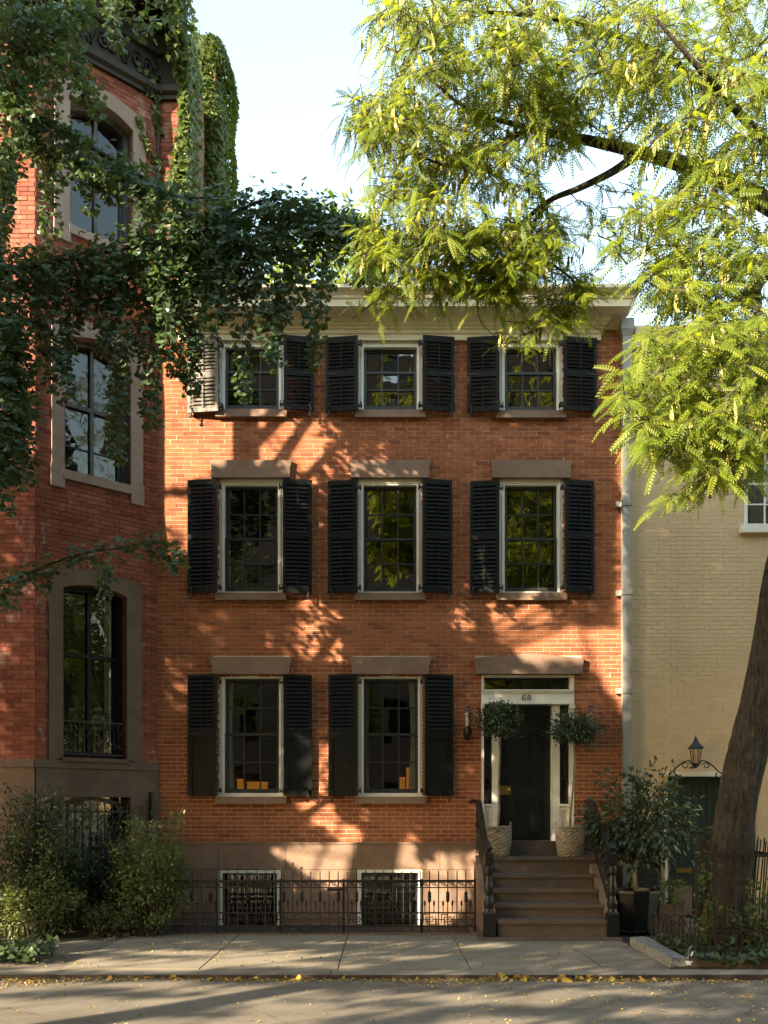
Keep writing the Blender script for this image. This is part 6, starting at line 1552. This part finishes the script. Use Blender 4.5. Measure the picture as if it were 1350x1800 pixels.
wisp([(283, 165), (262, 140), (240, 122)], 110, .05); wisp([(283, 170), (270, 160), (250, 150)], 90, .06); wisp([(241, 205), (250, 245), (265, 275), (285, 300), (284, 305)], 75, .035); wisp([(268, 190), (278, 225), (284, 245)], 70, .03); wisp([(284, 165), (284, 130), (270, 130)], 120, .07)
ivy_plant('ivy', pos, nrm, .095, M['ivy'], 'ivy hanging from the dark cornice and down the corner of the old building', sm)

# tree standing behind the roof ----------------------------------------------------------------
def big_tree(name, x, y, h, c, rad, n, size, label, seed, group=None):
    t = empty(name, (x, y, 0), label, 'tree', group)
    MB().tube([(x, y, -.1), (x + .1, y, h * .4), (c[0], c[1], c[2])], [.32, .25, .12], 10).build('trunk', M['bark'], t, True)
    rg = random.Random(seed); m_ = MB()
    for i in range(30):
        dd = Vector((rg.gauss(0, 1), rg.gauss(0, 1), rg.gauss(.2, .8))).normalized(); e_ = Vector(c) + Vector((dd.x * rad[0], dd.y * rad[1], dd.z * rad[2])) * .85; m_.tube([Vector((x + .1, y, h * .4)), Vector(c).lerp(e_, .45), e_], [.12, .06, .015], 5, False)
    m_.build('limb', M['twig'], t); ellipsoid_leaves(n, c, rad, LAUREL, size, M['far_leaf'], t, seed=seed, shell=.2, rough_=.3)
big_tree('garden_tree', -1.6, 11, 11, (-1.5, 11, 14.6), (2.9, 2.5, 3.0), 9000, .24, 'sunlit yellow green tree rising behind the roof', 41)
big_tree('garden_tree', 4.0, 12, 10, (4.2, 12, 13.2), (3.0, 2.5, 2.6), 6500, .24, 'tree behind the roof seen through the locust leaves', 42)
# the far side of the street, seen in the window panes
big_tree('street_tree', 7.2, -19.5, 10, (7.0, -19.5, 9.5), (4.0, 2.2, 5.0), 9000, .26, 'broad street tree on the far pavement mirrored in the right hand windows', 43)
big_tree('street_tree', -2.2, -20.5, 6, (-2.2, -20.2, 6.0), (2.0, 1.5, 3.6), 4500, .22, 'smaller street tree on the far pavement mirrored in the left hand windows', 44)
ob = empty('opposite_building', (0, -25, 0), 'tall brown rough walled building across the street', 'building')
OF = Frame((0, -24, 0), (-1, 0, 0), (0, 1, 0)); ow = []
for i in range(7):
    for j in range(6): ow.append((-11.6 + i * 3.4, -10.4 + i * 3.4, 1.2 + j * 3.4, 3.1 + j * 3.4))
m_ = MB(); wall_holes(m_, OF, (-16, 16), (-.2, 21), ow, -.3, 0); m_.build('wall', M['opp_brick'], ob)
for a, b, z0, z1 in ow:
    f = MB().ring(OF, [(a, z0), (a, z1), (b, z1), (b, z0), (a, z0)], [(a + .08, z0 + .08), (a + .08, z1 - .08), (b - .08, z1 - .08), (b - .08, z0 + .08), (a + .08, z0 + .08)], -.15, -.05); wn = f.build('window', M['cornice_dark'], ob)
    MB().quad(OF(a, -.12, z0), OF(b, -.12, z0), OF(b, -.12, z1), OF(a, -.12, z1)).build('pane', M['glass_old'], wn)
MB().box(-16, 16, -36, -24.31, -.1, 20.9).build('core', M['room'], ob)

big_tree('street_tree', 19, -13.5, 9, (19, -13.5, 9.5), (4.5, 3.0, 5.2), 7000, .28, 'street tree down the block to the right', 45)
big_tree('street_tree', 30, -15, 10, (30, -15, 10.5), (5.5, 4.0, 6.0), 7000, .34, 'far street tree down the block to the right', 46)
ob2 = empty('row_house', (33, -24, 0), 'tan brick row house further down the far side', 'building')
OF2 = Frame((16.2, -24, 0), (1, 0, 0), (0, 1, 0)); ow = [(2 + i * 3.2, 3.2 + i * 3.2, 1.5 + j * 3.3, 3.4 + j * 3.3) for i in range(9) for j in range(4)]
m_ = MB(); wall_holes(m_, OF2, (0, 32), (-.2, 15), ow, -.3, 0); m_.build('wall', M['crm0'], ob2); MB().box(16.2, 48, -36, -24.31, -.1, 14.9).build('core', M['room'], ob2)
for a, b, z0, z1 in ow: MB().quad(OF2(a, -.12, z0), OF2(b, -.12, z0), OF2(b, -.12, z1), OF2(a, -.12, z1)).build('pane', M['glass_old'], ob2)

# fallen leaves --------------------------------------------------------------------------------
rf = np.random.default_rng(51); n1, n2, n3 = 2600, 2000, 700
xs = np.concatenate([rf.uniform(-6, 6, n1), rf.uniform(-6, 6, n2), rf.uniform(-6, 6, n3)])
clump = .5 + .5 * np.sin(xs[:n1] * 2.1) * np.sin(xs[:n1] * .7 + 1)
yg = np.concatenate([KF - .02 - np.abs(rf.normal(size=n1)) * (.05 + .16 * clump), KF - rf.random(n2) ** 1.4 * 3.4, rf.uniform(KB, SF, n3)])
keep = np.ones(len(xs), bool); keep[:n1] = (rf.random(n1) < .25 + .75 * clump)
keep[n1:n1 + n2] = rf.random(n2) < np.clip(.35 + .12 * xs[n1:n1 + n2], .15, 1)
keep &= ~((xs > 1.2) & (xs < 3.4) & (yg > -2.02)) & ~((xs > 3.2) & (yg > KB + .02) & (yg > -4.25))
zg = np.where(yg < KF, -.05 + .012 * np.sin(xs * .9 + yg * .5) * np.sin(yg * 1.3 - xs * .3) - .0005 * (yg + 9) ** 2 + .008 + .004, .007) + rf.random(len(xs)) * .012
xs, yg, zg = xs[keep], yg[keep], zg[keep]; n = len(xs)
o = link('fallen_leaves', cloud_mesh('fallen_leaves', *leaf_fold(1, .5, .3, .25), np.stack([xs, yg, zg], 1), norm(rf.normal(size=(n, 3)) * [1, 1, .15]), norm(rf.normal(size=(n, 3)) * .35 + [0, 0, 1]), .034 * (.5 + rf.random(n)), M['fallen'], (0, KF, 0)), None, (0, KF, 0)); tag(o, 'small yellow fallen leaves gathered along the kerb', 'leaf litter', kind='stuff')
# a few bigger brown leaves in the gutter
n = 60; xb = np.concatenate([rf.normal(1.95, .35, 30), rf.uniform(-3, 3, 30)]); yb_ = KF - .04 - rf.random(n) * .12
o = link('fallen_leaves', cloud_mesh('big_leaves', *leaf_fold(1, .75, .35, .4), np.stack([xb, yb_, np.full(n, -.03)], 1), norm(rf.normal(size=(n, 3)) * [1, 1, .3]), norm(rf.normal(size=(n, 3)) * .6 + [0, 0, 1]), .11 * (.6 + .5 * rf.random(n)), M['fallen'], (0, KF, 0)), None, (0, KF, 0)); tag(o, 'curled brown leaves in the gutter before the steps', 'leaf litter', kind='stuff')
